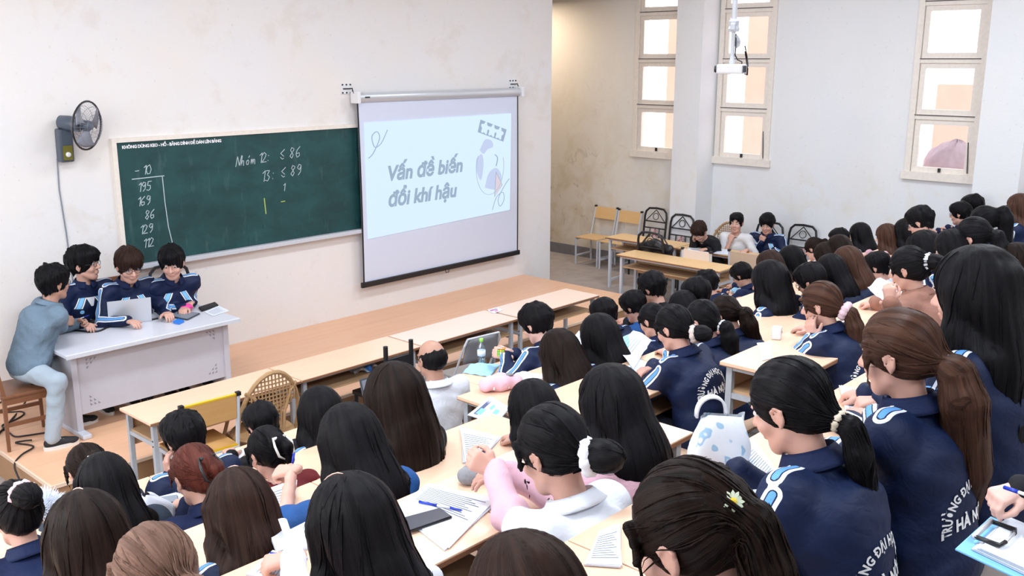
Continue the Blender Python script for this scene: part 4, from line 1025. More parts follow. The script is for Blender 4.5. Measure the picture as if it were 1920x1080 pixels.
    if any(k_ in o_ for k_ in ('lettering', 'chest', 'inner', 'hem')) :
        bv = BVHTree.FromPolygons([Vector(v) for v in V.tolist()], Q.tolist())
        def cast(cx, u, v, dr, gap):
            org = Vector(CH + upv*v) + Vector((u, 0, 0)) - Vector(dr)*.5; hit = bv.ray_cast(org, Vector(dr), 1.0)
            p = hit[0] if hit[0] is not None and hit[3] > .33 else org + Vector(dr)*.385
            return p - Vector(dr)*gap
        if 'lettering' in o_:
            for tm_ in LETTER():
                me4 = tm_.copy(); co = np.empty(len(me4.vertices)*3, F32); me4.vertices.foreach_get('co', co); co = co.reshape(-1, 3)
                out = [cast(0, float(p[0]), float(p[1])+o_['lettering'], tuple(fwd), .0035) for p in co]
                me4.vertices.foreach_set('co', np.array(out, F32).ravel()); me4.update(); lo_ = bpy.data.objects.new('back_lettering', me4); COL.objects.link(lo_); lo_.parent = jk
        if 'chest' in o_:
            for sd in (-1, 1):
                for w0, w1, mt, gp in ((.0, .040, M['skyblue'], .003), (-.016, -.004, M['text'], .003), (.044, .054, M['text'], .003)):
                    q = MB().sheet(lambda u, v: cast(0, sd*(.045+.05*v+ (w0+(w1-w0)*u)*.9), .150-.085*v, tuple(back), gp), 3, 8).build('chest_panel', mt, jk)
            MB().sheet(lambda u, v: cast(0, .085+.018*v*math.cos(2*PI*u), .035+.018*v*math.sin(2*PI*u), tuple(back), .003), 14, 2).build('chest_emblem', M['skyblue'], jk)
        if 'inner' in o_:
            MB().sheet(lambda u, v: cast(0, (u-.5)*.12*(1-.75*v)*o_.get('innerw', 1), .15-o_.get('innerh', .12)*v, tuple(back), .004), 6, 6).build('inner_shirt', CLO[o_['inner']], jk, True)
    if 'under' in o_:
        s = SDF()
        for sd in (-1, 1):
            E_, W_ = J_[sd][:2]; s.cone(sh[sd], E_, .054, .052, .03); s.cone(E_, W_, .054, .040, .03); s.cone(E_+(W_-E_)*.75, W_, .046, .043, .01)
        V, Q = s.mesh(jr, None, fold); sl2 = bpy.data.objects.new('sleeves', np_mesh('sleeves', V, Q, {}, (CLO[o_['under']],))); COL.objects.link(sl2); sl2.parent = root
    # ---- trousers and shoes
    tr = o_.get('trousers', 'dark'); s = SDF(); s.ell(P0-np.array((0,0,.02)), (.165,.13,.10), None, .05)
    legs = o_.get('legs', {-1: ((-.10,.40,.52), (-.11,.38,.09)), 1: ((.10,.40,.52), (.11,.38,.09))})
    for sd in (-1, 1):
        K_, A_ = (np.array(q_, float) for q_ in legs[sd]); s.cone(P0+np.array((sd*.09,0,-.02)), K_, .085, .066, .04); s.cone(K_, A_, .066, .052 if tr != 'jeans' else .058, .03)
    V, Q = s.mesh(.034 if 'legs' not in o_ else .016, None, fold if 'legs' in o_ else None); me = np_mesh('trousers', V, Q, {}, (CLO[tr],)); p_ = bpy.data.objects.new('trousers', me); COL.objects.link(p_); p_.parent = root
    for sd in (-1, 1):
        A_ = np.array(legs[sd][1], float); z0 = o_.get('floor', 0.0)
        so = bpy.data.objects.new('shoe', shoe_mesh()[0]); COL.objects.link(so); so.parent = root; so.location = (A_[0], A_[1], z0)
        if 'legs' in o_:
            for nm_, me_ in zip(('sole', 'laces'), shoe_mesh()[1:]): q_ = bpy.data.objects.new(nm_, me_); COL.objects.link(q_); q_.parent = so
    # ---- hair
    if hair != 'none': build_hair(root, hair, hc, hl, Rh, C, N, P0, CH, back, fwd, upv, sh, res, male, o_, ph, HS)
    if o_.get('glasses'):
        g = MB()
        for sd in (-1, 1):
            g.tube([hl((sd*.032+.023*math.cos(a), .101-.004*abs(math.cos(a)), .004+.018*math.sin(a))) for a in [2*PI*k_/16 for k_ in range(16)]], .0020, 5, closed=True)
            g.tube([hl((sd*.055,.098,.008)), hl((sd*.077,.07,.010)), hl((sd*.080,-.005,.006))], .0018, 5)
        g.tube([hl((-.010,.104,.008)), hl((.010,.104,.008))], .0018, 5); go = g.build('spectacles', M['blackmetal'], root)
        for sd in (-1, 1):
            l_ = MB(); vs = [l_.bm.verts.new(hl((sd*.032+.022*math.cos(a), .1005-.004*abs(math.cos(a)), .004+.017*math.sin(a)))) for a in [2*PI*k_/16 for k_ in range(16)]]; l_.bm.faces.new(vs); l_.build('lens', M['lens'], go)
    root['_J'] = 0; del root['_J']
    return root, dict(hl=hl, Rh=Rh, C=C, J=J_, N=N, back=back, fwd=fwd, upv=upv, CH=CH)
_LT = []
def LETTER():
    if not _LT:
        me = text_mesh('TRƯỜNG ĐẠI HỌC SƯ PHẠM', .043, bold=.0016, align='CENTER', space=1.06); co = np.empty(len(me.vertices)*3, F32); me.vertices.foreach_get('co', co); co = co.reshape(-1,3)
        wd = co[:,0].max()-co[:,0].min(); Rr = .108; th = co[:,0]/wd*R(196); rr = Rr+co[:,1]
        co[:,1] = rr*np.cos(th)*.95-.045; co[:,0] = rr*np.sin(th); me.vertices.foreach_set('co', co.ravel()); me.materials.append(M['text']); me.name = 'back_lettering'; _LT.append(me)
        m2 = text_mesh('HÀ NỘI', .050, bold=.0020, align='CENTER', space=1.05); co = np.empty(len(m2.vertices)*3, F32); m2.vertices.foreach_get('co', co); co = co.reshape(-1,3); co[:,1] -= .050; m2.vertices.foreach_set('co', co.ravel()); m2.materials.append(M['text']); m2.name = 'back_lettering'; _LT.append(m2)
    return _LT

def build_hair(root, style, hc, hl, Rh, C, N, P0, CH, back, fwd, upv, sh, res, male, o_, ph, HS=1.0):
    s = SDF(); s.rs = HS; E = lambda c, r, k=.02, op='+': s.ell(hl(c), r, Rh, k, op)
    down = np.array((0,0,-1.0)); vol = o_.get('vol', 1.0); tail = None; T = None; ax = None
    slick = style in ('pony', 'bun', 'clip', 'lowpony')
    th = (.012 if slick else .018)*vol
    if style == 'bald':
        E((0,-.022,.012), (.083,.100,.085)); E((0,.02,.085), (.085,.105,.070), .02, '-'); E((0,.105,-.02), (.085,.075,.12), .02, '-')
    elif male:
        E((0,-.012,.036), (.076+th,.094+th,.088+th)); E((0,.012,.075), (.070+th,.085+th,.050+th*.6), .03)
        E((0,.112,-.040+(0 if o_.get('fringe', True) else .022)), (.066,.072,.085), .014, '-'); E((0,-.075,-.115), (.085,.075,.062), .02, '-')
        for sd in (-1, 1): E((sd*.088,.006,-.035), (.022,.034,.048), .012, '-')
        if o_.get('fringe', True):
            rs_ = np.random.RandomState(int(ph[0]*1000))
            for i in range(9):
                a = -.058+.0145*i; s.cone(hl((a*.8,.065,.098)), hl((a+rs_.uniform(-.012,.012), .103-abs(a)*.35, .040+rs_.uniform(-.016,.014)-o_.get('fl', 0))), .017, .006, .012)
        rs_ = np.random.RandomState(int(ph[2]*1000))
        for i in range(int(34*min(vol, 1.2))):
            a = rs_.uniform(0, 6.28); b2 = rs_.uniform(.25, 1.65); d = np.array((math.cos(a)*math.sin(b2), math.sin(a)*math.sin(b2), math.cos(b2)))
            if d[1] > .35 and d[2] < .35: continue
            p = np.array((0,-.012,.036))+d*np.array((.074,.092,.086))*(1+.9*th/.08); g_ = np.array((d[0]*.3, d[1]*.3-.1, -.9)); g_ = g_ - d*np.dot(g_, d)*.75
            s.cone(hl(p), hl(p+g_*.042), .013, .003, .008)
        for i in range(11):
            a = -.06+.012*i; s.cone(hl((a*.95,-.082+abs(a)*.25,-.030)), hl((a*.85,-.078+abs(a)*.3,-.066+rs_.uniform(-.012,.012))), .013, .004, .010)
        for sd in (-1, 1): s.cone(hl((sd*.070,.038,.01)), hl((sd*.070,.036,-.035)), .012, .003, .010)
        if o_.get('tuft'):
            rs_ = np.random.RandomState(int(ph[1]*1000))
            for i in range(26):
                a, b2 = rs_.uniform(0, 6.28), rs_.uniform(.15, 1.25); d = np.array((math.cos(a)*math.sin(b2), math.sin(a)*math.sin(b2), math.cos(b2))); p = np.array((0,-.012,.04))+d*np.array((.085,.105,.095))
                s.cone(hl(p), hl(p+d*.022+np.array((rs_.uniform(-.02,.02), rs_.uniform(-.01,.02), -.004))), .014, .006, .012)
    else:
        E((0,-.013,.034), (.076+th,.095+th,.089+th))
        E((0,.118,-.040), (.060 if not o_.get('bangs') else .058,.072,.092 if not o_.get('bangs') else .07), .014, '-')
        if slick:
            E((0,-.06,-.105), (.085,.09,.055), .02, '-')
            for sd in (-1, 1): E((sd*.090,.004,-.030), (.020,.030,.048), .012, '-')
            for sd in (-1, 1): s.chain([hl((sd*.070,.062,.050)), hl((sd*.080,.060,-.01)), hl((sd*.076,.062,-.075-.03*o_.get('lock', 1)))], [.012,.006,.002], .006) if o_.get('lock', 1) else None
        else:
            E((0,-.045,-.03), (.085+th*.7,.072,.085), .04)
    if style in ('long', 'medium', 'short_bob'):
        Ln = {'long': o_.get('len', .46), 'medium': .24, 'short_bob': .15}[style]; wd = o_.get('hw', 1.0)
        p0 = hl((0,-.045,.02)); p1 = hl((0,-.068,-.09)); p2 = N + back*.095 + upv*(-.02); nd = unit(Rh @ np.array((0,-1,0)))
        s.cone(p0, p1, .088*wd, .094*wd, .03, flat=(nd, 1.25))
        if style != 'short_bob':
            p3 = p2 + (-upv*.55+down*.45)*min(Ln-.12, .20) + back*.012; s.cone(p1, p2, .092*wd, .098*wd, .03, flat=(unit(back), 1.9)); s.cone(p2, p3, .098*wd, .086*wd, .03, flat=(unit(back), 2.2))
            if Ln > .34: s.cone(p3, p3+(-upv*.7+down*.3)*(Ln-.30)+back*.004, .086*wd, .050*wd, .03, flat=(unit(back), 2.3))
        for sd in (-1, 1):
            q0 = hl((sd*.078,.035,.03)); q1 = hl((sd*.088,.025,-.09)); q2 = np.array((sd*.105, q1[1]*.7+N[1]*.3, N[2]+.02)) if Ln > .2 else hl((sd*.082,.02,-.13)); 
            s.chain([q0, q1, q2], [.024,.030,.026], .03)
            if o_.get('front', 1) and Ln > .2: s.chain([q2, np.array((sd*.11, N[1]+.085, N[2]-.10)), np.array((sd*.095, N[1]+.11, N[2]-.22))], [.026,.024,.008], .03)
            s.chain([q1, np.array((sd*.115, N[1]-.05, N[2]-.0)), N+back*.10+np.array((sd*.085,0,-.14))], [.032,.036,.034], .03) if Ln > .2 else None
    if style in ('pony', 'lowpony'):
        tz = o_.get('tz', .055 if style == 'pony' else -.045); T = hl((o_.get('tx', 0), o_.get('ty', -.118 if style == 'pony' else -.112), tz)); hb_ = unit(Rh @ np.array((0,-1,.15 if style == 'pony' else -.35)))
        s.cone(hl((0,-.07,tz*.6)), T, o_.get('br', .056), .024, .04)
        ln = o_.get('tl', .36); q = [T, T+hb_*.045+down*.015, T+hb_*.075+down*.09]
        q2 = q[-1]+down*ln*.45+back*.02+np.array((o_.get('sx', 0)*.5,0,0)); q3 = q2+down*ln*.5+fwd*.02+np.array((o_.get('sx', 0),0,0))
        bz = N + back*.135
        if q2[2] < N[2]+.05: q2[1] = min(q2[1], bz[1])
        tail = [*q, q2, q3]; tw = o_.get('tw', 1.0); s.chain(tail, [.019*tw,.033*tw,.040*tw,.038*tw,.012*tw], .012)
    if style == 'bun':
        T = hl((o_.get('tx', .0),-.105,o_.get('tz', -.035))); bd = unit(Rh @ np.array((o_.get('bx', .0),-1,-.15))); s.cone(hl((0,-.06,-.01)), T, .060, .026, .04)
        s.ell(T+bd*.052, (.052,.056,.046), None, .015); s.ell(T+bd*.085+down*.012, (.034,.030,.032), None, .02); tail = [T, T+bd*.10]
    if style == 'clip':
        T = hl((0,-.108,-.01)); s.cone(hl((0,-.07,-.03)), hl((0,-.128,.045)), .052, .030, .04); s.chain([hl((0,-.125,.04)), hl((.02,-.150,.0)), hl((.025,-.135,-.06)), hl((.02,-.11,-.11))], [.028,.026,.018,.006], .02); tail = None
    # strand direction axis
    if T is not None and style in ('pony', 'lowpony', 'bun'): a0 = hl((0,.02,.02)); ax = unit(T-a0)
    else: a0 = C; ax = Rh @ np.array((0,0,1.0))
    b1 = unit(np.cross(ax, Rh @ np.array((1.0,0,.01)))); b2 = np.cross(ax, b1)
    def lock(F, axs):
        X, Y, Z = np.meshgrid(*axs, indexing='ij', sparse=True)
        Pd = [X-F32(a0[0]), Y-F32(a0[1]), Z-F32(a0[2])]; u = Pd[0]*F32(b1[0])+Pd[1]*F32(b1[1])+Pd[2]*F32(b1[2]); v = Pd[0]*F32(b2[0])+Pd[1]*F32(b2[1])+Pd[2]*F32(b2[2])
        phi = np.arctan2(v, u); t_ = Pd[0]*F32(ax[0])+Pd[1]*F32(ax[1])+Pd[2]*F32(ax[2])
        d = np.sin(11*phi+ph[5]+3*t_)*.35+np.sin(19*phi+ph[6]+5*t_)*.35+np.sin(34*phi+ph[7]-4*t_)*.3
        rad = np.sqrt(u*u+v*v); m = np.clip(rad/.06, 0, 1)
        if o_.get('wavy'): d = d + .8*np.sin(40*t_+3*phi+ph[8])*o_['wavy']
        return F + (d*m*o_.get('la', .0042 if not male else .0050)).astype(F32)
    V, Q = s.mesh(.0102*res if res < 1.2 else .0130, None, lock)
    Pd = V-a0; u = Pd @ b1; v = Pd @ b2; phi = np.arctan2(v, u); t_ = Pd @ ax
    if tail is not None:
        best = np.full(len(V), 9.); 
        for i in range(len(tail)-1):
            a, b_ = tail[i], tail[i+1]; d = unit(b_-a); L = np.linalg.norm(b_-a); tt_ = np.clip((V-a) @ d, 0, L); q = V-(a+tt_[:,None]*d); ds = np.linalg.norm(q, axis=1)
            e1 = unit(np.cross(d, (1.0,.03,.02))); e2 = np.cross(d, e1); m = (ds < best) & (ds < .07) & (((V-T) @ ax) > .004); best[m] = ds[m]
            phi[m] = np.arctan2(q[m] @ e2, q[m] @ e1)*.6; t_[m] = tt_[m]+i*.2
    st_ = np.stack([np.cos(phi)*7.5, np.sin(phi)*7.5, t_*3.0], 1)
    me = np_mesh('hair', V, Q, {'strand': st_}, (HAIR[hc],)); ho = bpy.data.objects.new('hair', me); COL.objects.link(ho); ho.parent = root
    # locks of hair traced over the surface, a few of them lifting off
    nst = o_.get('strands', 150 if res < .8 else (80 if res < 1.0 else (36 if res < 1.2 else 18)))
    if style != 'bald' and nst:
        from mathutils.kdtree import KDTree
        rs_ = np.random.RandomState(int(ph[9]*1000)); nn = np.empty(len(V)*3, F32); me.vertices.foreach_get('normal', nn); nn = nn.reshape(-1,3)
        kd = KDTree(len(V)); [kd.insert(v, i) for i, v in enumerate(V.tolist())]; kd.balance(); sm = MB(); cr = hl((0,-.03,.13)); big = .0042 if res < .8 else .005
        for i in rs_.randint(0, len(V), nst):
            p = V[i].astype(float); pts = []; lift = rs_.uniform(-.001, .0025) if rs_.rand() < .85 else rs_.uniform(.003, .005); sway = rs_.uniform(-.25, .25)
            for q in range((9 if lift < .003 else 5) if not male else 4):
                _, j, _ = kd.find(p); n = nn[j].astype(float); p = V[j].astype(float)*.6 + p*.4
                pts.append(p + n*lift*(q/4 if lift > .003 else 1))
                if tail is not None and ((p-T) @ ax) > .004:
                    seg = int(np.argmin([np.linalg.norm(p-(tail[m_]+tail[m_+1])/2) for m_ in range(len(tail)-1)])); d = unit(tail[seg+1]-tail[seg])
                elif T is not None: d = unit(T-p)
                else: d = unit((p-cr)*np.array((1,1,.2)))*.35 + np.array((0,0,-1.0)); d = d + np.array((sway*.3,0,0))
                d = d - n*np.dot(n, d)
                if np.linalg.norm(d) < .15: break
                p = p + unit(d)*(.021 if not male else .014)
            if len(pts) > 2:
                for _ in range(2): pts = [pts[0]] + [(pts[t_i-1]+2*pts[t_i]+pts[t_i+1])/4 for t_i in range(1, len(pts)-1)] + [pts[-1]]
                m_ = len(pts); big_ = big*(.3 if lift > .003 else 1); sm.tube(pts, [max(.0005, big_*rs_.uniform(.35,.8)*math.sin(PI*(t_i+.6)/(m_+.2))) for t_i in range(m_)], 4, cap=False)
        lm = sm.build('hair_locks', HAIR[hc], ho, True); lm['kind'] = 'stuff'
        cl = len(lm.data.vertices); lv = np.empty(cl*3, F32); lm.data.vertices.foreach_get('co', lv); lv = lv.reshape(-1,3); rv = np.repeat(rs_.rand(cl//4+1), 4)[:cl]
        at_ = lm.data.attributes.new('strand', 'FLOAT_VECTOR', 'POINT'); at_.data.foreach_set('vector', np.stack([lv[:,0]*60, lv[:,1]*60, lv[:,2]*6], 1).astype(F32).ravel())
    if o_.get('parting'):
        # pale parting line lying on the crown
        off = o_['parting'] if isinstance(o_['parting'], float) else 0.0
        bv = BVHTree.FromPolygons([Vector(q_) for q_ in V.tolist()], Q.tolist()); pts = []
        for k_ in range(9):
            a = R(15+11*k_); dr = Rh @ np.array((off*6*.15, math.cos(a), math.sin(a))); hit = bv.ray_cast(Vector(hl((off,-.01,.03))+dr*.3), -Vector(dr), .5)
            if hit[0] is not None and k_ > 2: pts.append(hit[0]+Vector(dr)*.0016)
        if len(pts) > 2: MB().tube(pts, [.0012]+[.0022]*(len(pts)-2)+[.0008], 5).build('parting', SKIN['c'], ho)
    tie = o_.get('tie')
    if tie and T is not None:
        mt = M[tie]; d = unit((tail[1]-tail[0])) if tail is not None else ax; e1 = unit(np.cross(d, (1.0,.2,.1))); e2 = np.cross(d, e1); rr, r2 = o_.get('tr', (.026, .013) if style != 'bun' else (.038, .017))
        MB().tube([T+d*.012+(e1*math.cos(a)+e2*math.sin(a))*rr*(1+.08*math.sin(9*a)) for a in [2*PI*k_/27 for k_ in range(27)]], [r2*(1+.12*math.sin(2.1*k_)) for k_ in range(27)], 8, closed=True).build('hair_tie', mt, root, True)
        if o_.get('daisy'):
            dd = unit(-np.array(o_['daisy'], float)); dn = np.array(o_['daisy'], float); dn = unit(dn); f1 = unit(np.cross(dn, (0,0,1.0))); f2 = np.cross(dn, f1); cc = T + dn*.042 + d*.0
            fl = MB()
            for k_ in range(12):
                a = 2*PI*k_/12; w_ = f1*math.cos(a)+f2*math.sin(a); v_ = np.cross(dn, w_)
                fl.bm.faces.new([fl.bm.verts.new(cc+q_) for q_ in (w_*.005-v_*.002, w_*.014-v_*.0032, w_*.019, w_*.014+v_*.0032, w_*.005+v_*.002)])
            fo = fl.build('daisy_petals', M['daisyw'], root); fo.modifiers.new('t', 'SOLIDIFY').thickness = .002
            MB().tube([cc-dn*.002, cc+dn*.003, cc+dn*.005], [.0062,.0062,.002], 12).build('daisy_centre', M['daisyy'], root)
    if style == 'clip':
        kz = MB(); 
        for sd in (-1, 1): kz.tube([hl((sd*.030,-.135,.06)), hl((sd*.046,-.158,.02)), hl((sd*.040,-.158,-.03)), hl((sd*.012,-.150,-.05))], [.005,.007,.007,.004], 6)
        kz.tube([hl((-.03,-.145,.055)), hl((.03,-.145,.055))], .008, 7); kz.build('claw_clip', M[o_.get('clipm', 'pearl')], root, True)

# ------------------------------------------------------------------ people
person('person in faded denim jacket and pale jeans at the left end of the table', 'people at the lecture table', 2.761, 7.836, 0.260, -1.658, res=0.75, male=True, sc=1.05, lean=0.5, hp=0.05, hy=0.25, top='denim', hc='black', skin='b', hair='short', opts={'tuft': 1, 'glasses': 1, 'fringe': True, 'fl': -0.03, 'collar': 0.02, 'inner': 'taupe', 'innerh': 0.26, 'trousers': 'jeans', 'legs': {-1: ((-0.02, 0.38, 0.5), (-0.02, 0.3, 0.09)), 1: ((0.36, 0.1, 0.52), (0.34, 0.03, 0.09))}, 'vol': 1.1, 'hs': 1.08, 'hipz': 0.578, 'R': ((-0.428, 0.391, 0.733), 'hold', (0.11, 1.01, 0.1), (-0.91, 0.02, -0.4)), 'L': ((-0.322, 0.501, 0.752), 'hold', (0.85, 0.58, 0.1), (0.27, -0.78, -0.3))})
person('wavy black-haired person in glasses and navy jacket looking to the side at the table', 'people at the lecture table', 3.539, 8.495, 0.260, 3.107, res=0.75, male=True, sc=1.03, lean=0.14, hp=-0.05, hy=0.75, arms='rest', skin='a', hair='short', opts={'hs': 1.18, 'tuft': 1, 'glasses': 1, 'chest': 1, 'inner': 'white', 'innerh': 0.07, 'innerw': 0.6, 'vol': 1.25, 'legs': {-1: ((-0.12, 0.4, 0.52), (-0.14, 0.4, 0.09)), 1: ((0.12, 0.4, 0.52), (0.1, 0.45, 0.09))}})
person('person with a brown streaked fringe in a navy jacket behind the silver laptop', 'people at the lecture table', 3.820, 8.314, 0.260, 3.176, res=0.75, male=True, sc=1.03, lean=0.22, hp=0.3, hy=-0.15, arms='rest', skin='a', hair='short', hc='dark', opts={'hs': 1.18, 'chest': 1, 'glasses': 1, 'vol': 1.15, 'fl': 0.022, 'legs': {-1: ((-0.12, 0.4, 0.52), (-0.14, 0.4, 0.09)), 1: ((0.12, 0.4, 0.52), (0.1, 0.45, 0.09))}})
person('black-haired person in a striped navy jacket leaning on the table over a pink pouch', 'people at the lecture table', 4.245, 8.347, 0.260, 3.072, res=0.75, male=True, sc=1.03, lean=0.4, hp=0.28, hy=-0.55, skin='a', hair='short', opts={'hs': 1.18, 'hintL': (-0.15, -0.7, -0.8), 'hintR': (0.15, -0.7, -0.8), 'chest': 1, 'fl': 0.004, 'legs': {-1: ((-0.12, 0.4, 0.52), (-0.14, 0.4, 0.09)), 1: ((0.12, 0.4, 0.52), (0.1, 0.45, 0.09))}, 'R': ((-0.022, 0.311, 0.748), 'hold', (0.54, 0.84, -0.1), (-0.29, -0.12, -1.0)), 'L': ((-0.16, 0.202, 0.757), 'hold', (0.76, 0.65, 0.0), (-0.21, 0.19, -1.0))})
person('person in a black top slumped over the desk with head on hand', 'boys by the window wall', 11.465, 6.741, 0.000, 1.396, res=1.00, male=True, sc=0.99, lean=0.62, hp=0.75, hy=0.2, top='black', arms='cheekR', skin='a', hair='short', hc='dark', opts={'hs': 1.08, 'hipz': 0.479})
person('crop-haired boy in an off-white printed T-shirt with a hand at his mouth', 'boys by the window wall', 11.624, 6.517, 0.000, 1.955, res=1.00, male=True, sc=0.99, lean=0.3, hp=0.05, hy=-0.1, top='tee', arms='chinR', skin='a', hair='short', opts={'fringe': False, 'vol': 0.55, 'sleeve': 0.42, 'sw': 0.155, 'hs': 1.08, 'hipz': 0.479})
person('boy in striped navy jacket, fist at chin, by the black iron chairs', 'boys by the window wall', 11.947, 6.175, 0.000, 1.710, res=1.00, male=True, sc=0.99, lean=0.35, hp=0.25, hy=0.1, arms='chinR', skin='a', hair='short', opts={'chest': 1, 'vol': 1.15, 'hs': 1.08, 'hipz': 0.479})
person('boy with thick black hair in navy resting his cheek, by the yellow chair', 'people in the seating rows', 2.282, 4.181, 0.280, 0.000, res=0.90, male=True, lean=0.38, hp=0.35, arms='cheekL', hair='short', sc=1.0, opts={'vol': 1.2, 'hs': 1.08, 'hipz': 0.44})
person('girl with a pearly claw clip and reddish-black strands at the platform corner', 'people in the seating rows', 1.814, 4.220, 0.280, 0.000, res=0.90, lean=0.5, hp=0.45, top='teal', hair='clip', hc='soft', sc=0.98, opts={'hs': 1.08, 'hipz': 0.438})
person('girl in a slate hooded top with long straight black hair below the claw-clip girl', 'people in the seating rows', 1.548, 3.470, 0.503, 0.000, res=0.90, lean=0.4, hp=0.3, top='teal', hair='long', sc=1.0, opts={'hood': 1, 'len': 0.34, 'hs': 1.02, 'hipz': 0.44})
person('boy with cropped black hair in dark top in front of the cane chair', 'people in the seating rows', 2.831, 4.278, 0.280, 0.000, res=1.10, male=True, lean=0.5, hp=0.45, top='black', hair='short', sc=0.92, opts={'fringe': False, 'hs': 1.08, 'hipz': 0.432})
person('girl in a maroon top with black hair twisted in a pale claw clip', 'people in the seating rows', 2.341, 3.456, 0.503, 0.000, res=0.90, lean=0.5, hp=0.45, top='maroon', hair='clip', sc=0.92, opts={'hs': 1.08, 'hipz': 0.432})
person('girl with tied auburn hair in navy writing beside the boxed phone', 'people in the seating rows', 1.893, 3.323, 0.503, 0.000, res=0.90, lean=0.45, hp=0.45, hair='clip', hc='auburn', top='plainnavy', sc=0.98, opts={'clipm': 'black', 'hs': 1.08, 'hipz': 0.438, 'L': ((0.048, 0.469, 0.813), 'write', (-0.4, 0.9, -0.2), (0.3, 0.2, -1.0))})
person('girl with long wavy dark brown hair and pale parting right of the auburn-haired writer', 'people in the seating rows', 1.593, 2.506, 0.726, 0.000, res=0.90, lean=0.4, hp=0.3, hair='long', hc='dark', sc=0.98, opts={'len': 0.44, 'wavy': 0.6, 'parting': 0.01, 'la': 0.005, 'hs': 1.08, 'hipz': 0.438})
person('girl with long straight centre-parted dark hair and white-trimmed top at lower left', 'people in the seating rows', 1.081, 2.535, 0.726, 0.000, res=0.90, lean=0.35, hp=0.25, hair='long', hc='soft', top='white', sc=1.04, opts={'parting': 0.005, 'len': 0.5, 'vol': 1.15, 'hs': 1.08, 'hipz': 0.443})
person('girl in navy with a topknot and pale pink band at the left edge', 'people in the seating rows', 1.229, 3.503, 0.503, 0.000, res=0.90, lean=0.5, hp=0.3, top='plainnavy', hair='bun', sc=0.98, opts={'tie': 'scrp', 'tz': 0.085, 'lock': 0, 'hs': 1.08, 'hipz': 0.438})
person('girl with light brown gathered hair and pearl pins at the bottom edge', 'people in the seating rows', 0.986, 1.865, 0.949, 0.000, res=0.72, lean=0.42, hp=0.3, hair='bun', hc='light', top='pink', sc=1.0, opts={'tz': -0.02, 'hs': 1.08, 'hipz': 0.44})
person('girl with long straight black hair in front of the cane chair', 'people in the seating rows', 2.939, 3.958, 0.280, 0.000, res=1.10, lean=0.3, hp=0.2, hair='long', top='navy', sc=1.0, opts={'vol': 1.15, 'hs': 1.14, 'hipz': 0.44})
person('girl with shoulder-length black hair and bare forearms in a royal blue top', 'people in the seating rows', 2.119, 2.538, 0.726, 0.000, res=0.90, lean=0.4, hp=0.4, hair='medium', top='blue', sc=1.04, opts={'vol': 1.2, 'sleeve': 0.45, 'hintL': (-1, -0.3, -0.9), 'hs': 1.08, 'hipz': 0.443, 'L': ((-0.041, 0.581, 0.86), 'write', (-0.3, 0.9, -0.3), (0.3, 0.2, -1.0))})
person('girl with very long dark reddish hair over a black top next to the bald man', 'people in the seating rows', 2.696, 3.061, 0.503, 0.000, res=0.90, lean=0.22, hp=0.2, hair='long', hc='soft', top='black', sc=1.08, opts={'vol': 1.5, 'len': 0.56, 'hw': 1.12, 'hs': 1.14, 'hipz': 0.493})
person('girl with long glossy black hair and pale parting in a white-edged top at the bottom', 'people in the seating rows', 1.466, 1.701, 0.949, 0.000, res=0.72, lean=0.38, hp=0.35, hair='long', top='white', sc=1.0, opts={'parting': -0.01, 'len': 0.5, 'vol': 1.2, 'hs': 1.14, 'hipz': 0.44, 'L': ((0.053, 0.631, 0.811), 'write', (-0.7, 0.6, -0.2), (0.2, 0.1, -1.0))})
person('balding person in a white short-sleeved shirt facing the front desks', 'people in the seating rows', 3.952, 4.263, 0.280, -0.140, res=1.10, male=True, lean=0.12, hp=0.15, hair='bald', top='white', skin='b', sc=1.02, arms='lap', opts={'sleeve': 0.42, 'collar': 0.02, 'trousers': 'dark', 'hs': 1.02, 'hipz': 0.442})
person('boy with a black bowl cut in striped navy jacket holding a bright toy cube', 'people in the seating rows', 5.134, 4.138, 0.280, 0.000, res=1.10, male=True, lean=0.55, hp=0.45, hair='short', sc=1.06, skin='c', opts={'vol': 1.25, 'fl': 0.01, 'hs': 1.08, 'hipz': 0.445, 'R': ((-0.166, 0.371, 0.83), 'hold', (-0.5, 0.8, 0.2), (-0.8, 0.1, -0.4)), 'L': ((-0.246, 0.386, 0.83), 'hold', (-0.3, 0.9, 0.2), (0.8, 0.2, -0.4))})
person('girl with reddish black bob and loose strands in navy beside the open pink pencil case', 'people in the seating rows', 4.217, 3.221, 0.503, 0.000, res=1.10, lean=0.45, hp=0.45, hair='medium', hc='soft', sc=1.0, opts={'hs': 1.14, 'hipz': 0.44})
person('girl with a straight black shoulder-length bob in navy behind crumpled worksheets', 'people in the seating rows', 4.579, 3.226, 0.503, 0.000, res=1.10, lean=0.42, hp=0.35, hair='medium', sc=1.02, opts={'vol': 1.15, 'hs': 1.08, 'hipz': 0.442})
person('boy with short black hair at the far front row next to the end desk', 'people in the seating rows', 6.050, 4.269, 0.280, 0.000, res=1.10, male=True, lean=0.5, hp=0.45, hair='short', sc=0.94, opts={'hs': 1.08, 'hipz': 0.434})
person('boy in a plain navy top bent over beside the girl with the hair band', 'people in the seating rows', 6.431, 4.246, 0.280, 0.000, res=1.10, male=True, lean=0.5, hp=0.5, hair='short', top='blue', sc=0.94, opts={'hs': 1.08, 'hipz': 0.434})
person('boy with thick black hair in front of the empty amber desk', 'people in the seating rows', 6.699, 4.260, 0.280, 0.000, res=1.10, male=True, lean=0.45, hp=0.35, hair='short', top='black', sc=1.02, opts={'hs': 1.08, 'hipz': 0.442})
person('student with round black hair below the empty amber desk', 'people in the seating rows', 6.130, 3.497, 0.503, 0.000, res=1.10, male=True, lean=0.42, hp=0.35, hair='short', sc=0.98, opts={'fringe': False, 'hs': 1.02, 'hipz': 0.438})
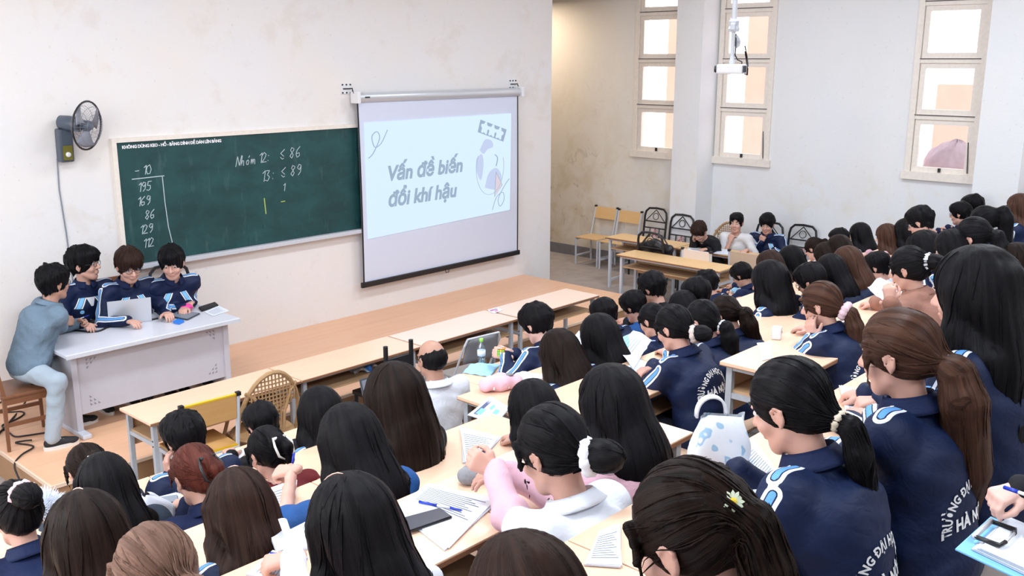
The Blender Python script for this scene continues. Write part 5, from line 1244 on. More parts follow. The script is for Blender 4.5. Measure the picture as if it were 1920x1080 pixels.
person('curly black-haired student at the amber desk end', 'people in the seating rows', 7.514, 4.242, 0.280, 0.000, res=1.30, male=True, lean=0.45, hp=0.35, hair='short', sc=0.94, opts={'tuft': 1, 'hs': 1.02, 'hipz': 0.434})
person('student with smooth black hair just below the round-haired student', 'people in the seating rows', 5.946, 3.472, 0.503, 0.000, res=1.10, lean=0.5, hp=0.45, hair='medium', sc=0.94, opts={'hs': 1.02, 'hipz': 0.434})
person('girl with white band on her braid, half hidden by the tan-scrunchie girl', 'people in the seating rows', 5.491, 3.436, 0.503, 0.000, res=1.10, lean=0.5, hp=0.4, hair='lowpony', sc=0.94, opts={'tie': 'scrw', 'hs': 1.02, 'hipz': 0.434})
person('girl in a lettered navy jacket with a low bun in a tan and white scrunchie', 'people in the seating rows', 4.458, 2.617, 0.726, 0.000, res=1.10, lean=0.4, hp=0.4, hair='bun', arms='fold', sc=1.0, opts={'hintL': (-1, -0.3, -0.6), 'lettering': 0.04, 'tie': 'scrt', 'tz': -0.055, 'bx': 0.25, 'hs': 1.03, 'hipz': 0.45})
person('girl with a white bow clip on her low black ponytail', 'people in the seating rows', 4.942, 2.730, 0.726, 0.000, res=1.10, lean=0.42, hp=0.4, hair='lowpony', sc=0.94, opts={'tie': 'scrw', 'tw': 1.3, 'hs': 1.08, 'hipz': 0.434})
person('girl with a long low dark ponytail sweeping over her navy shoulder', 'people in the seating rows', 5.255, 2.715, 0.726, 0.000, res=1.10, lean=0.5, hp=0.5, hair='lowpony', hc='soft', sc=0.94, opts={'tl': 0.5, 'tw': 1.4, 'sx': 0.12, 'tz': -0.01, 'hs': 1.02, 'hipz': 0.434})
person('boy seen in profile bending over pale blue papers', 'people in the seating rows', 8.244, 4.260, 0.280, 0.000, res=1.30, male=True, lean=0.5, hp=0.55, hair='short', top='plainnavy', skin='b', sc=0.92, opts={'hs': 1.02, 'hipz': 0.432})
person('girl with very long straight black hair in navy at the middle of the right block', 'people in the seating rows', 6.295, 3.088, 0.503, 0.000, res=1.10, lean=0.22, hp=0.25, hair='long', sc=1.04, opts={'vol': 1.3, 'len': 0.56, 'hs': 1.14, 'hipz': 0.472})
person('girl with brown-black hair and a hand with bracelet held to her head', 'people in the seating rows', 8.071, 3.912, 0.280, 0.000, res=1.30, lean=0.4, hp=0.4, hair='medium', hc='dark', sc=1.04, arms='cheekR', top='white', opts={'hs': 1.08, 'hipz': 0.443})
person('girl with long black hair below the boy in striped navy', 'people in the seating rows', 8.520, 3.945, 0.280, 0.000, res=1.30, lean=0.38, hp=0.35, hair='long', sc=1.02, opts={'hs': 1.08, 'hipz': 0.442})
person('girl in white top with ponytail, hand at face, by the window wall', 'people in the seating rows', 9.743, 4.293, 0.280, 0.000, res=1.30, lean=0.4, hp=0.4, hair='pony', hc='soft', top='white', arms='cheekR', sc=0.94, opts={'hs': 1.02, 'hipz': 0.434})
person('student with dark hair behind the white-topped girl with her hand at her face', 'people in the seating rows', 8.433, 3.492, 0.503, 0.000, res=1.30, lean=0.55, hp=0.45, hair='medium', hc='soft', sc=0.96, opts={'hs': 1.02, 'hipz': 0.436})
person('boy with cropped hair and glasses low against the window wall', 'people in the seating rows', 10.335, 4.253, 0.280, 0.000, res=1.30, male=True, lean=0.45, hp=0.3, hair='short', sc=0.96, top='black', opts={'fringe': False, 'glasses': 1, 'hs': 1.02, 'hipz': 0.436})
person('girl with smooth brown-black hair between the cropped boy and the long-haired girl', 'people in the seating rows', 8.486, 3.430, 0.503, 0.000, res=1.30, lean=0.45, hp=0.4, hair='medium', hc='soft', sc=1.0, opts={'hs': 1.02, 'hipz': 0.44})
person('girl with long black hair and a grey hood against the window wall', 'people in the seating rows', 10.526, 4.151, 0.280, 0.000, res=1.30, lean=0.35, hp=0.25, hair='long', top='grey', sc=0.98, opts={'hood': 1, 'hs': 1.08, 'hipz': 0.438})
person('girl with straight reddish brown hair and pale face in profile', 'people in the seating rows', 9.612, 3.482, 0.503, 0.000, res=1.30, lean=0.4, hp=0.25, hair='medium', hc='brown', top='pink', sc=0.96, skin='c', opts={'hs': 1.02, 'hipz': 0.436})
person('girl with long auburn-brown hair left of the raised pale hand', 'people in the seating rows', 7.007, 2.713, 0.726, 0.000, res=1.10, lean=0.45, hp=0.4, hair='long', hc='brown', sc=0.98, opts={'hs': 1.02, 'hipz': 0.438})
person('girl with black hair and a small white clip left of the auburn-brown hair', 'people in the seating rows', 6.748, 2.732, 0.726, 0.000, res=1.10, lean=0.45, hp=0.4, hair='long', sc=0.96, opts={'hs': 1.02, 'hipz': 0.436})
person('boy with short black hair and dark glasses above the auburn girl with hand on cheek', 'people in the seating rows', 6.433, 2.724, 0.726, 0.000, res=1.10, male=True, lean=0.45, hp=0.45, hair='short', skin='b', top='plainnavy', sc=0.94, opts={'glasses': 1, 'hs': 1.08, 'hipz': 0.434})
person('short-haired student holding up a pen in front of the brown hoodie', 'people in the seating rows', 7.589, 2.677, 0.726, 0.000, res=1.10, male=True, lean=0.6, hp=0.3, hair='short', top='white', sc=0.9, opts={'hs': 1.02, 'hipz': 0.43})
person('girl with black hair half behind the boy in glasses by the window wall', 'people in the seating rows', 9.647, 3.303, 0.503, 0.000, res=1.30, lean=0.38, hp=0.25, hair='medium', sc=1.0, opts={'vol': 1.1, 'hs': 1.08, 'hipz': 0.44})
person('boy in glasses and a white shirt looking down near the window wall', 'people in the seating rows', 8.516, 2.751, 0.726, 0.000, res=1.10, male=True, lean=0.35, hp=0.45, hair='short', top='white', sc=1.04, opts={'glasses': 1, 'vol': 0.85, 'hs': 1.02, 'hipz': 0.492})
person('girl wearing a white hairband in her black hair', 'people in the seating rows', 7.573, 2.356, 0.726, 0.000, res=1.10, lean=0.42, hp=0.35, hair='medium', sc=1.02, opts={'vol': 1.3, 'hs': 1.14, 'hipz': 0.442})
person('girl with plain black hair right of the white hairband', 'people in the seating rows', 7.036, 1.962, 0.949, 0.000, res=1.10, lean=0.5, hp=0.4, hair='medium', sc=0.98, opts={'hs': 1.02, 'hipz': 0.438})
person('girl in a tan-brown hoodie with a black bun and flower scrunchie, arm raised', 'people in the seating rows', 5.838, 1.881, 0.949, 0.000, res=1.10, lean=0.35, hp=0.28, hair='bun', top='tan', sc=1.0, opts={'tie': 'scrw', 'tz': 0.03, 'lock': 1, 'vol': 1.1, 'hintL': (-1, 0.2, -1), 'hs': 1.08, 'hipz': 0.44, 'L': ((-1.35, -0.046, 1.211), 'hold', (0.1, 0.15, 1.0), (0.8, 0.2, 0.1))})
person('boy with glasses in profile under the right window', 'people in the seating rows', 11.481, 3.432, 0.503, 0.000, res=1.30, male=True, lean=0.3, hp=0.15, hair='short', top='plainnavy', skin='a', sc=0.96, opts={'glasses': 1, 'hs': 1.08, 'hipz': 0.436})
person('boy with short black hair highest by the right window', 'people in the seating rows', 11.780, 3.410, 0.503, 0.000, res=1.30, male=True, lean=0.25, hp=0.2, hair='short', top='plainnavy', sc=1.0, opts={'fringe': False, 'hs': 1.08, 'hipz': 0.44})
person('girl with a low black ponytail and ear showing near the right edge', 'people in the seating rows', 7.118, 1.898, 0.949, 0.000, res=1.10, lean=0.38, hp=0.3, hair='lowpony', sc=1.02, opts={'vol': 1.2, 'tz': 0.01, 'tw': 1.3, 'hs': 1.08, 'hipz': 0.442})
person('girl with a high black ponytail standing out near the right edge', 'people in the seating rows', 9.188, 2.458, 0.726, 0.000, res=1.30, lean=0.35, hp=0.25, hair='pony', sc=1.02, opts={'tw': 1.4, 'tl': 0.45, 'vol': 1.15, 'tz': 0.075, 'hs': 1.14, 'hipz': 0.442})
person('auburn-haired girl in navy with her hand on her cheek and a white scrunchie', 'people in the seating rows', 4.962, 2.002, 0.949, 0.000, res=1.10, lean=0.42, hp=0.3, hy=0.15, hair='lowpony', hc='brown', sc=0.94, arms='cheekL', opts={'lettering': -0.04, 'tie': 'scrp', 'tr': (0.034, 0.024), 'tw': 1.2, 'tl': 0.3, 'vol': 1.1, 'hs': 1.08, 'hipz': 0.434})
person('tall girl with very long loose black hair in striped navy, right edge', 'people in the seating rows', 3.471, 0.890, 1.172, 0.000, res=0.90, lean=0.16, hp=0.12, hair='long', sc=1.14, opts={'vol': 1.4, 'len': 0.42, 'hw': 1.05, 'wavy': 0.35, 'hs': 1.08, 'hipz': 0.477})
person('girl with a long brown wavy ponytail and beaded tie writing in a lettered navy jacket', 'people in the seating rows', 3.013, 0.921, 1.172, 0.000, res=0.90, lean=0.24, hp=0.2, hair='lowpony', hc='brown', sc=1.06, opts={'tie': 'blacktie', 'tr': (0.026, 0.011), 'tw': 1.5, 'tl': 0.52, 'wavy': 0.9, 'lettering': -0.06, 'vol': 1.15, 'tz': -0.02, 'sx': 0.1, 'hs': 1.08, 'hipz': 0.455, 'R': ((0.432, 0.354, 0.781), 'write', (-0.6, 0.8, -0.1), (0.1, 0.1, -1.0)), 'L': ((0.318, 0.335, 0.772), 'relax', (-0.5, 0.85, -0.1), (0.1, 0.1, -1.0))})
person('girl with a long straight black ponytail in a pale tie reading, lettered navy jacket', 'people in the seating rows', 2.494, 0.950, 1.172, 0.000, res=0.72, lean=0.36, hp=0.42, hair='lowpony', sc=1.04, opts={'tie': 'creamtie', 'tr': (0.022, 0.011), 'tw': 0.85, 'tl': 0.66, 'lettering': -0.06, 'tz': -0.05, 'sx': 0.2, 'lock': 0, 'hs': 1.08, 'hipz': 0.443})
person('girl with a daisy hair tie on her soft black ponytail at the bottom edge', 'people in the seating rows', 1.330, 0.437, 1.395, 0.000, res=0.72, lean=0.66, hp=0.4, hair='lowpony', hc='soft', sc=1.0, opts={'tie': 'creamtie', 'tr': (0.02, 0.009), 'tw': 1.0, 'tl': 0.42, 'daisy': (-0.62, -0.5, 0.55), 'tz': 0.05, 'ty': -0.088, 'br': 0.045, 'vol': 0.95, 'hs': 1.06, 'hipz': 0.51})
person('girl in white collared shirt and pink sleeves with bun in white scrunchie', 'people in the seating rows', 2.157, 1.535, 0.949, 0.000, res=0.90, lean=0.42, hp=0.4, hair='bun', top='white', sc=1.06, opts={'tie': 'scrw', 'tr': (0.04, 0.018), 'tz': -0.03, 'bx': 0.45, 'vol': 1.05, 'collar': 0.022, 'under': 'pink', 'sleeve': 0.3, 'hs': 1.08, 'hipz': 0.445, 'R': ((0.194, 0.621, 0.803), 'relax', (-0.8, 0.6, 0.0), (0.1, 0.1, -1.0)), 'L': ((0.141, 0.658, 0.841), 'hold', (-0.45, 0.7, 0.45), (0.8, 0.3, -0.3))})
person('girl with long straight black hair in a pale pink top behind the white scrunchie', 'people in the seating rows', 2.679, 1.741, 0.949, 0.000, res=0.90, lean=0.38, hp=0.3, hair='long', top='pink', sc=1.02, opts={'vol': 1.1, 'len': 0.44, 'hs': 1.08, 'hipz': 0.442})
person('girl with smooth black hair showing above the white-scrunchie girl', 'people in the seating rows', 3.044, 2.436, 0.726, 0.000, res=0.90, lean=0.42, hp=0.35, hair='long', top='plainnavy', sc=0.96, opts={'hs': 1.08, 'hipz': 0.436})
person('girl whose soft brown-black crown rises at the bottom edge, hand to face', 'people in the seating rows', 1.254, 0.864, 1.172, 0.000, res=0.72, lean=0.42, hp=0.35, hair='medium', hc='dark', sc=1.0, arms='cheekL', top='black', skin='c', opts={'strands': 50, 'hs': 1.08, 'hipz': 0.44})
person('girl with brown-black hair cut off by the right edge', 'people in the seating rows', 7.132, 1.648, 0.949, 0.000, res=1.10, lean=0.35, hp=0.3, hair='medium', hc='soft', sc=0.9, opts={'hs': 1.08, 'hipz': 0.43})
person('girl with reddish brown hair holding a pink pen near the right edge under the window', 'people in the seating rows', 10.462, 2.570, 0.726, 0.000, res=1.30, lean=0.28, hp=0.15, hair='medium', hc='brown', sc=1.0, arms='chinL', opts={'hs': 1.08, 'hipz': 0.44})
person('person mostly outside the right edge whose hand grips a white pen', 'people in the seating rows', 2.402, -0.007, 1.395, 0.000, res=0.72, lean=0.35, hp=0.3, hair='long', top='black', skin='c', sc=0.9, opts={'hs': 1.08, 'hipz': 0.43, 'R': ((0.088, 0.636, 0.917), 'write', (-0.8, 0.5, -0.2), (0.1, 0.1, -1.0)), 'L': ((0.084, 0.522, 0.806), 'hold', (-0.9, 0.2, 0.1), (0.2, 0.2, 1.0))})

# ------------------------------------------------------------------ things on the desks
def qpt(q, u, v): return Vector(q[0]).lerp(Vector(q[1]), u).lerp(Vector(q[3]).lerp(Vector(q[2]), u), v)
M['ink'] = plain('blue_black_ink', (.10, .12, .24), .8); M['paperedge'] = plain('paper_stack_edge', (.55, .58, .66), .8)
def sheets(name, label, cat, q, z, h=.006, lines=None, accent=None):
    c = sum((Vector(p) for p in q), Vector((0,0)))/4; t_ = thing(name, label, cat, (c.x, c.y, z)); ql = [(p[0]-c.x, p[1]-c.y) for p in q]
    MB().poly([(p[0]*1.0, p[1]*1.0) for p in ql], h*.6).build('lower_sheets', M['paperedge'], t_)
    rt = Matrix.Rotation(.05, 2); q2 = [tuple(rt @ Vector(p)*.97) for p in ql]; MB().poly(q2, h*.4, h*.6).build('top_sheet', M['paper'], t_)
    if lines:
        m = MB(); n = 11
        for i in range(n):
            v = lines[0]+(lines[1]-lines[0])*i/n; e_ = .92 - .25*((i*37) % 10)/10; a, b = qpt(q2, .08, v), qpt(q2, e_, v); a2, b2 = qpt(q2, .08, v+.012), qpt(q2, e_, v+.012)
            m.bm.faces.new([m.bm.verts.new((p.x, p.y, h+.0006)) for p in (a, b, b2, a2)])
        m.build('writing_lines', M['ink'], t_)['kind'] = 'stuff'
    if accent:
        for u0, v0, u1, v1 in ((.12,.15,.42,.34), (.50,.40,.75,.52), (.30,.62,.62,.80)):
            m = MB(); m.bm.faces.new([m.bm.verts.new((*qpt(q2, u, v), h+.0008)) for u, v in ((u0,v0),(u1,v0),(u1,v1),(u0,v1))]); m.build('printed_block', M[accent], t_)
    return t_
def slab(name, label, cat, q, z, h, top, side):
    c = sum((Vector(p) for p in q), Vector((0,0)))/4; t_ = thing(name, label, cat, (c.x, c.y, z)); ql = [(p[0]-c.x, p[1]-c.y) for p in q]
    m = MB().poly(ql, h*.85); bmesh.ops.bevel(m.bm, geom=[e for e in m.bm.edges], offset=min(.004, h*.3), segments=2, affect='EDGES'); m.build('casing', M[side], t_)
    MB().poly([(p[0]*.93, p[1]*.93) for p in ql], h*.16, h*.84).build('face', M[top], t_); return t_
def crumple(name, label, cat, q, z):
    rs_ = np.random.RandomState(int(z*1000+q[0][0]*100)); c = sum((Vector(p) for p in q), Vector((0,0)))/4; t_ = thing('worksheet' if name == 'crumple' else name, label, cat, (c.x, c.y, z)); ql = [(p[0]-c.x, p[1]-c.y) for p in q]
    for k_ in range(3):
        ph_ = rs_.rand(6)*6; sc_ = .8+.1*k_; off = rs_.uniform(-.02, .02, 2)
        def f(u, v): p = qpt(ql, u, v)*sc_; return Vector((p.x+off[0], p.y+off[1], .004+.006*k_+.010*(1+math.sin(7*u+ph_[0]+3*v))*(1+math.sin(5*v+ph_[1]))*.5))
        MB().sheet(f, 10, 10).build('leaf', M['paper' if k_ != 1 else 'ltcloth'], t_, True)
    m = MB()
    for i in range(6):
        a, b = qpt(ql, .15, .15+.12*i)*.9, qpt(ql, .7, .15+.12*i)*.9; m.tube([(a.x, a.y, .045), (b.x, b.y, .045)], .0012, 3)
    m.build('writing_lines', M['ink'], t_)['kind'] = 'stuff'
def curl(name, label, cat, q, z):
    t_ = sheets(name, label, cat, q, z, .012); c = sum((Vector(p) for p in q), Vector((0,0)))/4; ql = [Vector((p[0]-c.x, p[1]-c.y)) for p in q]
    def f(u, v): p = qpt(ql, .45*math.sin(u*PI*.85), v); return Vector((p.x, p.y, .014+.055*(1-math.cos(u*PI*.95))*.5))
    MB().sheet(f, 12, 4).build('curled_page', M['paper'], t_, True)
def pen(label, a, b, body='bluepen'):
    a, b = Vector(a), Vector(b); t_ = thing('pen', label, 'pen', a); d = b-a
    MB().tube([(0,0,0), d*.42], .0048, 8).build('cap', M['bluepen'], t_, True); MB().tube([d*.42, d*.72], .0042, 8).build('barrel', M['white' if body == 'bluepen' else body], t_, True); MB().tube([d*.72, d*.95, d], [.0044,.0040,.001], 8).build('grip', M['bluepen'], t_, True)
def pouch(label, p, d, rz, mat, zip_=False):
    t_ = thing('pencil_case' if mat != 'pinkp' else 'pouch', label, 'pencil case' if mat != 'pinkp' else 'pouch', p, rz)
    s = SDF(); s.chain([(-d[0]*.36,0,d[2]*.5), (0,.01,d[2]*.52), (d[0]*.36,0,d[2]*.48)], [d[2]*.50,d[2]*.56,d[2]*.47], .03, flat=((0,1,0), d[2]/d[1]*1.05))
    V, Q = s.mesh(.007, None, lambda F, ax: F + (np.sin(60*ax[0])[:,None,None]*np.sin(50*ax[2]+1)[None,None,:]*.0022).astype(F32)); V[:,2] = np.maximum(V[:,2], .0)
    o = bpy.data.objects.new('body', np_mesh('body', V, Q, {}, (M[mat],))); COL.objects.link(o); o.parent = t_
    pts = [(d[0]*(-.42+.084*i), .012*math.sin(i), d[2]*(1.03-.16*abs(i-5)/5)) for i in range(11)]
    MB().tube(pts, .004, 5).build('zip', M['white' if zip_ else 'black'], t_)
    if zip_:
        for k_ in (-.25, .1): MB().tube([(d[0]*k_, -d[1]*.5, d[2]*.3), (d[0]*(k_+.03), -.03, d[2]*1.0), (d[0]*(k_+.02), .03, d[2]*1.02), (d[0]*k_, d[1]*.5, d[2]*.3)], .006, 6).build('piping', M['paper'], t_, True)
        MB().lathe([(0,0), (.045,.004), (.04,.012), (0,.014)], 16, Matrix.Translation((.03, -.0, d[2]*.98)) @ Matrix.Diagonal((1.2,.55,1,1))).build('lining', M['greycloth'], t_, True)
def bottle(label, p):
    t_ = thing('water_bottle', label, 'bottle', p)
    MB().lathe([(.028,0), (.031,.006), (.031,.06), (.029,.065), (.031,.07), (.031,.125), (.026,.145), (.013,.168), (.012,.185)], 20).build('body', M['pet'], t_, True)
    MB().lathe([(.0145,.176), (.0145,.200), (.012,.203)], 16).build('cap', M['green'], t_, True)
    MB().lathe([(.0315,.070), (.0315,.112)], 20).build('label', M['paper'], t_, True)
    MB().lathe([(.026,.003), (.0285,.008), (.0285,.05), (.0,.0505)], 18).build('water', M['pet'], t_, True)
def cloth(label, p, a, b, rz, mat):
    t_ = thing('cloth', label, 'cloth', p, rz)
    MB().sheet(lambda u, v: Vector(((u-.5)*a*(1-.3*v), (v-.5)*b, .004+.035*math.sin(PI*u)*math.sin(PI*v)*(1+.5*math.sin(13*u+4*v))+.006*math.sin(9*v+6*u)**2)), 20, 16).build('folded_cloth', M[mat], t_, True).modifiers.new('t', 'SOLIDIFY').thickness = .004
def toy(label, p):
    t_ = thing('toy_cube', label, 'toy', p, .6); MB().box((0,0,0), (.052,.052,.052), None, .003).build('core', M['black'], t_); rs_ = random.Random(4)
    cols = [plain('toy_'+n_, c_, .4) for n_, c_ in (('green', (.25,.75,.08)), ('yellow', (.9,.75,.05)), ('orange', (.9,.25,.03)), ('white', (.8,.8,.8)), ('red', (.75,.04,.05)))]
    for ax_ in range(3):
        for sg in (-1, 1):
            for i in (-1,0,1):
                for j in (-1,0,1):
                    c = [0,0,0]; c[ax_] = sg*.0265; c[(ax_+1)%3] = i*.017; c[(ax_+2)%3] = j*.017; d = [.0145]*3; d[ax_] = .002
                    MB().box(c, d).build('facet', rs_.choice(cols), t_)
def cube_box(label, p):
    t_ = thing('small_box', label, 'box', p, .4); MB().box((0,0,.035), (.07,.055,.07), None, .012).build('shell', M['white'], t_); MB().lathe([(.006,0), (.006,.002)], 10, Matrix.Translation((-.01,-.028,.045)) @ Matrix.Rotation(PI/2, 4, 'X')).build('dot', M['black'], t_)
def tote(label, p, rz, plain_=False):
    t_ = thing('tote_bag', label, 'bag', p, rz); w_, h_ = (.20, .17) if not plain_ else (.24, .13)
    def shell(u, v):
        a = 2*PI*u; e_ = lambda c: math.copysign(abs(c)**.55, c); wx = w_*.5*(1-.22*v+.06*math.sin(5*v)) + .006*math.sin(7*v+6*a); wy = (.058 if not plain_ else .075)*math.sqrt(max(.03, 1-.93*v**1.3)) + .005*math.sin(4*a+8*v)
        wx *= math.sqrt(max(.02, 1-v**2.2)) if plain_ else 1.0
        return Vector((wx*e_(math.cos(a)) + .02*v, wy*e_(math.sin(a)) + .03*v*v, h_*v + .006*math.sin(3*a+1)*v))
    o = MB().sheet(shell, 40, 14)
    t2 = NT('tote_cloth'); t2.set(Roughness=.85)
    if plain_: t2.col((.60,.62,.70))
    else:
        n = t2.noise(t2.coord(), 24, 1, .3); t2.col(t2.ramp(n, [(.60, (.74,.78,.84)), (.64, (.30,.48,.66)), (.70, (.34,.52,.70)), (.73, (.74,.78,.84))]))
    o = o.build('bag_body', t2.m, t_, True)
    if not plain_:
        MB().sheet(lambda u, v: Vector((-.02-.055*math.cos(PI*u), .030+.026*(v-.5), h_*.97+.075*math.sin(PI*u)**.8)), 16, 2).build('handle', M['paper'], t_, True).modifiers.new('t', 'SOLIDIFY').thickness = .008
def fur(label, p):
    t_ = thing('fur_collar', label, 'fur collar', p); MB().lathe([(0,0), (.06,.005), (.085,.04), (.06,.085), (0,.10)], 16).build('core', M['paper'], t_, True); m = MB(); rs_ = np.random.RandomState(2)
    for i in range(1500):
        d = unit(rs_.normal(size=3)); d[2] = abs(d[2])*1.0; b = np.array((0,0,.04))+d*np.array((.075,.075,.05)); e_ = b+d*.045+rs_.normal(size=3)*.008; m.tube([b, (b+e_)/2+rs_.normal(size=3)*.003, e_], [.0022,.0016,.0004], 3, cap=False)
    m.build('fur', M['paper'], t_)['kind'] = 'stuff'
def laptop(label, a, b, h, mat, sg):
    a, b = Vector(a), Vector(b); w_ = (b-a).length; ang = math.atan2(b.y-a.y, b.x-a.x); t_ = thing('laptop', label, 'laptop', (a+b)/2, ang)
    MB().span((-w_/2, 0, .0), (w_/2, h*sg, .016), .004).build('base', M['silver' if sg > 0 else 'dgrey'], t_)
    MB().span((-w_/2+.02, .02*sg, .0162), (w_/2-.02, h*.55*sg, .0175)).build('keyboard', M['dgrey'], t_)
    lid = Matrix.Translation((0, .0, .012)) @ Matrix.Rotation(R(14)*sg, 4, 'X')
    o = MB().span((-w_/2, -.004, 0), (w_/2, .004, h), .002).build('lid', M[mat], t_, M=lid if sg > 0 else Matrix.Translation((0,0,.012)) @ Matrix.Rotation(R(-16), 4, 'X'))
    MB().span((-w_/2+.012, .0042 if sg > 0 else -.0052, .012), (w_/2-.012, .0052 if sg > 0 else -.0042, h-.012)).build('screen', M['phone' if sg > 0 else 'mgrey'], o, M=lid if sg > 0 else Matrix.Translation((0,0,.012)) @ Matrix.Rotation(R(-16), 4, 'X'))
def mouse(label, p):
    t_ = thing('mouse', label, 'mouse', p, .6); MB().lathe([(.030,0), (.031,.008), (.024,.022), (.010,.030), (0,.031)], 16, Matrix.Diagonal((1,1.7,1,1))).build('shell', M['black'], t_, True); MB().box((0,.026,.026), (.006,.018,.008)).build('wheel', M['mgrey'], t_)
def litter(label, p):
    t_ = thing('wrapper', label, 'wrapper', p); MB().sheet(lambda u, v: Vector(((u-.5)*.22, (v-.5)*.12, .03+.03*math.sin(9*u+5*v)*math.sin(7*v+2)))  , 12, 8).build('plastic', M['paper'], t_, True); MB().lathe([(.03,0), (.035,.03), (.02,.06), (0,.065)], 9, Matrix.Translation((.03,-.03,.0))).build('blue_wrap', M['bluep'], t_)
def bag(label, p):
    t_ = thing('shoulder_bag', label, 'bag', p, R(90)); s = SDF(); s.chain([(-.22,0,-.02), (0,.02,.02), (.24,0,-.03)], [.07,.085,.06], .04, flat=((0,1,0), 1.4)); V, Q = s.mesh(.012, None, lambda F, ax: F + (np.sin(30*ax[0])[:,None,None]*np.sin(26*ax[2])[None,None,:]*.006).astype(F32))
    o = bpy.data.objects.new('bag_body', np_mesh('bag_body', V, Q, {}, (M['black'],))); COL.objects.link(o); o.parent = t_; MB().tube([(-.22,0,.02), (-.10,0,.16), (.10,0,.17), (.22,0,.02)], .010, 6).build('strap', M['black'], t_)
def clipboard(label, a, b):
    a, b = Vector(a), Vector(b); d = (b-a); L_ = .235; ang = math.atan2(d.y, d.x); t_ = thing('clipboard', label, 'clipboard', (a+b)/2, ang); t_.rotation_euler = (R(8), 0, ang)
    MB().span((-L_/2, -.33, 0), (L_/2, 0, .006), .003).build('board', M['skyblue'], t_)
    for k_ in range(4): MB().box((.012+.003*k_, -.185-.004*k_, .009+.004*k_), (L_-.02, .31, .003), (0,0,.02*k_-.02)).build('sheet', M['paper' if k_ % 2 else 'paperedge'], t_)
    MB().tube([(-.055,-.02,.024), (-.055,-.075,.030), (-.030,-.080,.032)], .006, 6).build('clip_arm', M['black'], t_, True); MB().tube([(.055,-.02,.024), (.055,-.075,.030), (.030,-.080,.032)], .006, 6).build('clip_arm', M['black'], t_, True)
    MB().tube([(-.06,-.018,.024), (.06,-.018,.024)], .007, 6).build('clip_bar', M['silver'], t_, True); MB().tube([(-.03,-.080,.032), (.03,-.080,.032)], .004, 6).build('clip_wire', M['silver'], t_, True)
sheets('sheets', 'spread handwritten worksheets under the black smartphone', 'paper', [(2.252, 2.5), (2.326, 2.207), (1.941, 2.087), (2.016, 2.433)], 1.700, .008, (.12,.55))
slab('smartphone', 'black smartphone with grey screen lying on the worksheets', 'phone', [(1.959, 2.349), (2.124, 2.302), (2.107, 2.223), (1.924, 2.254)], 1.709, .010, 'phone', 'black')
pen('blue capped ballpoint lying across the worksheets', (2.107, 2.397, 1.714), (2.166, 2.234, 1.714))
pouch('grey felt pencil case beside the girl holding up her hand', (2.389, 2.389, 1.699), (.13,.075,.06), -0.30, 'greycloth')
sheets('notebook', 'open notebook by the black sleeve under the booklet desk', 'notebook', [(3.125, 3.222), (3.157, 2.982), (2.914, 2.871), (2.82, 2.904)], 1.477, .010, (.2,.9))
sheets('booklet', 'blue and white printed booklet overhanging the desk end', 'booklet', [(3.668, 3.732), (3.982, 3.841), (3.917, 3.627), (3.676, 3.514)], 1.256, .008, (.1,.25), 'skyblue')
pouch('open pink pencil case with grey lining on the booklet desk', (4.134, 3.904, 1.253), (.28,.13,.085), -0.45, 'pinkcloth', zip_=True)
bottle('clear water bottle with a green cap and white label', (4.902, 4.832, 1.03))
cloth('pale blue folded cloth under the water bottle', (4.8, 4.737, 1.03), .30, .22, 0.50, 'ltcloth')
cloth('crumpled white cloth by the elbow of the bowl-cut boy', (4.372, 3.916, 1.253), .26, .20, .3, 'paper')
toy('bright patchwork toy cube held by the bowl-cut boy', (4.853, 4.581, 1.19))
sheets('sheets', 'white papers in front of the black bob', 'paper', [(5.235, 4.246), (5.481, 4.353), (5.411, 4.216), (5.119, 4.078)], 1.254, .01, (.2,.9))
crumple('crumple', 'rumpled pale blue worksheets before the girl with the tan scrunchie', 'paper', [(4.698, 3.463), (5.113, 3.604), (5.007, 3.385), (4.443, 3.125)], 1.477)
sheets('sheets', 'white worksheet under the sleeve of the tan-scrunchie girl', 'paper', [(4.273, 3.138), (4.656, 3.229), (4.548, 3.069), (4.191, 2.98)], 1.477, .006, (.2,.9))
sheets('sheets', 'plain white card on the bare desk end', 'card', [(4.758, 2.502), (4.83, 2.454), (4.548, 2.305), (4.48, 2.325)], 1.700, .004, None)
cube_box('small white box with a dark dot on the bare desk', (4.92, 2.472, 1.699))
crumple('crumple', 'crumpled worksheets under the chin of the auburn-haired girl', 'paper', [(4.957, 2.33), (5.225, 2.328), (5.073, 2.203), (4.778, 2.195)], 1.700)
sheets('sheets', 'printed worksheet read by the girl with the straight black ponytail', 'paper', [(2.963, 1.548), (2.595, 1.5), (2.513, 1.291), (2.744, 1.326)], 1.925, .006, (.2,.8))
tote('white canvas tote bag with blue leaf print and a round handle', (2.691, 1.538, 1.922), -0.75)
sheets('handout', 'colourful handout under the hands of the girl with the brown ponytail', 'handout', [(3.751, 1.579), (3.757, 1.416), (3.482, 1.259), (3.288, 1.344)], 1.925, .005, (.5,.95), 'yellowedge')
sheets('sheets', 'worksheet bundle left of the daisy hair tie', 'paper', [(2.036, 1.533), (2.117, 1.517), (1.92, 1.372), (1.863, 1.454)], 1.925, .008, (.2,.9))
sheets('sheets', 'lined exercise sheets under the hand of the auburn writer', 'paper', [(1.798, 4.075), (2.019, 4.016), (1.946, 3.802), (1.841, 3.705)], 1.254, .008, (.3,.9))
slab('smartphone', 'grey boxed phone lying on the lined sheets', 'phone', [(1.895, 4.024), (1.994, 3.974), (1.962, 3.901), (1.887, 3.943)], 1.263, .010, 'mgrey', 'dgrey')
tote('plain pale grey cloth bag slumped in front of the light brown hair', (1.772, 3.821, 1.253), 0.20, plain_=True)
fur('fluffy white fur collar lying beside the topknot girl', (1.47, 4.226, 1.253))
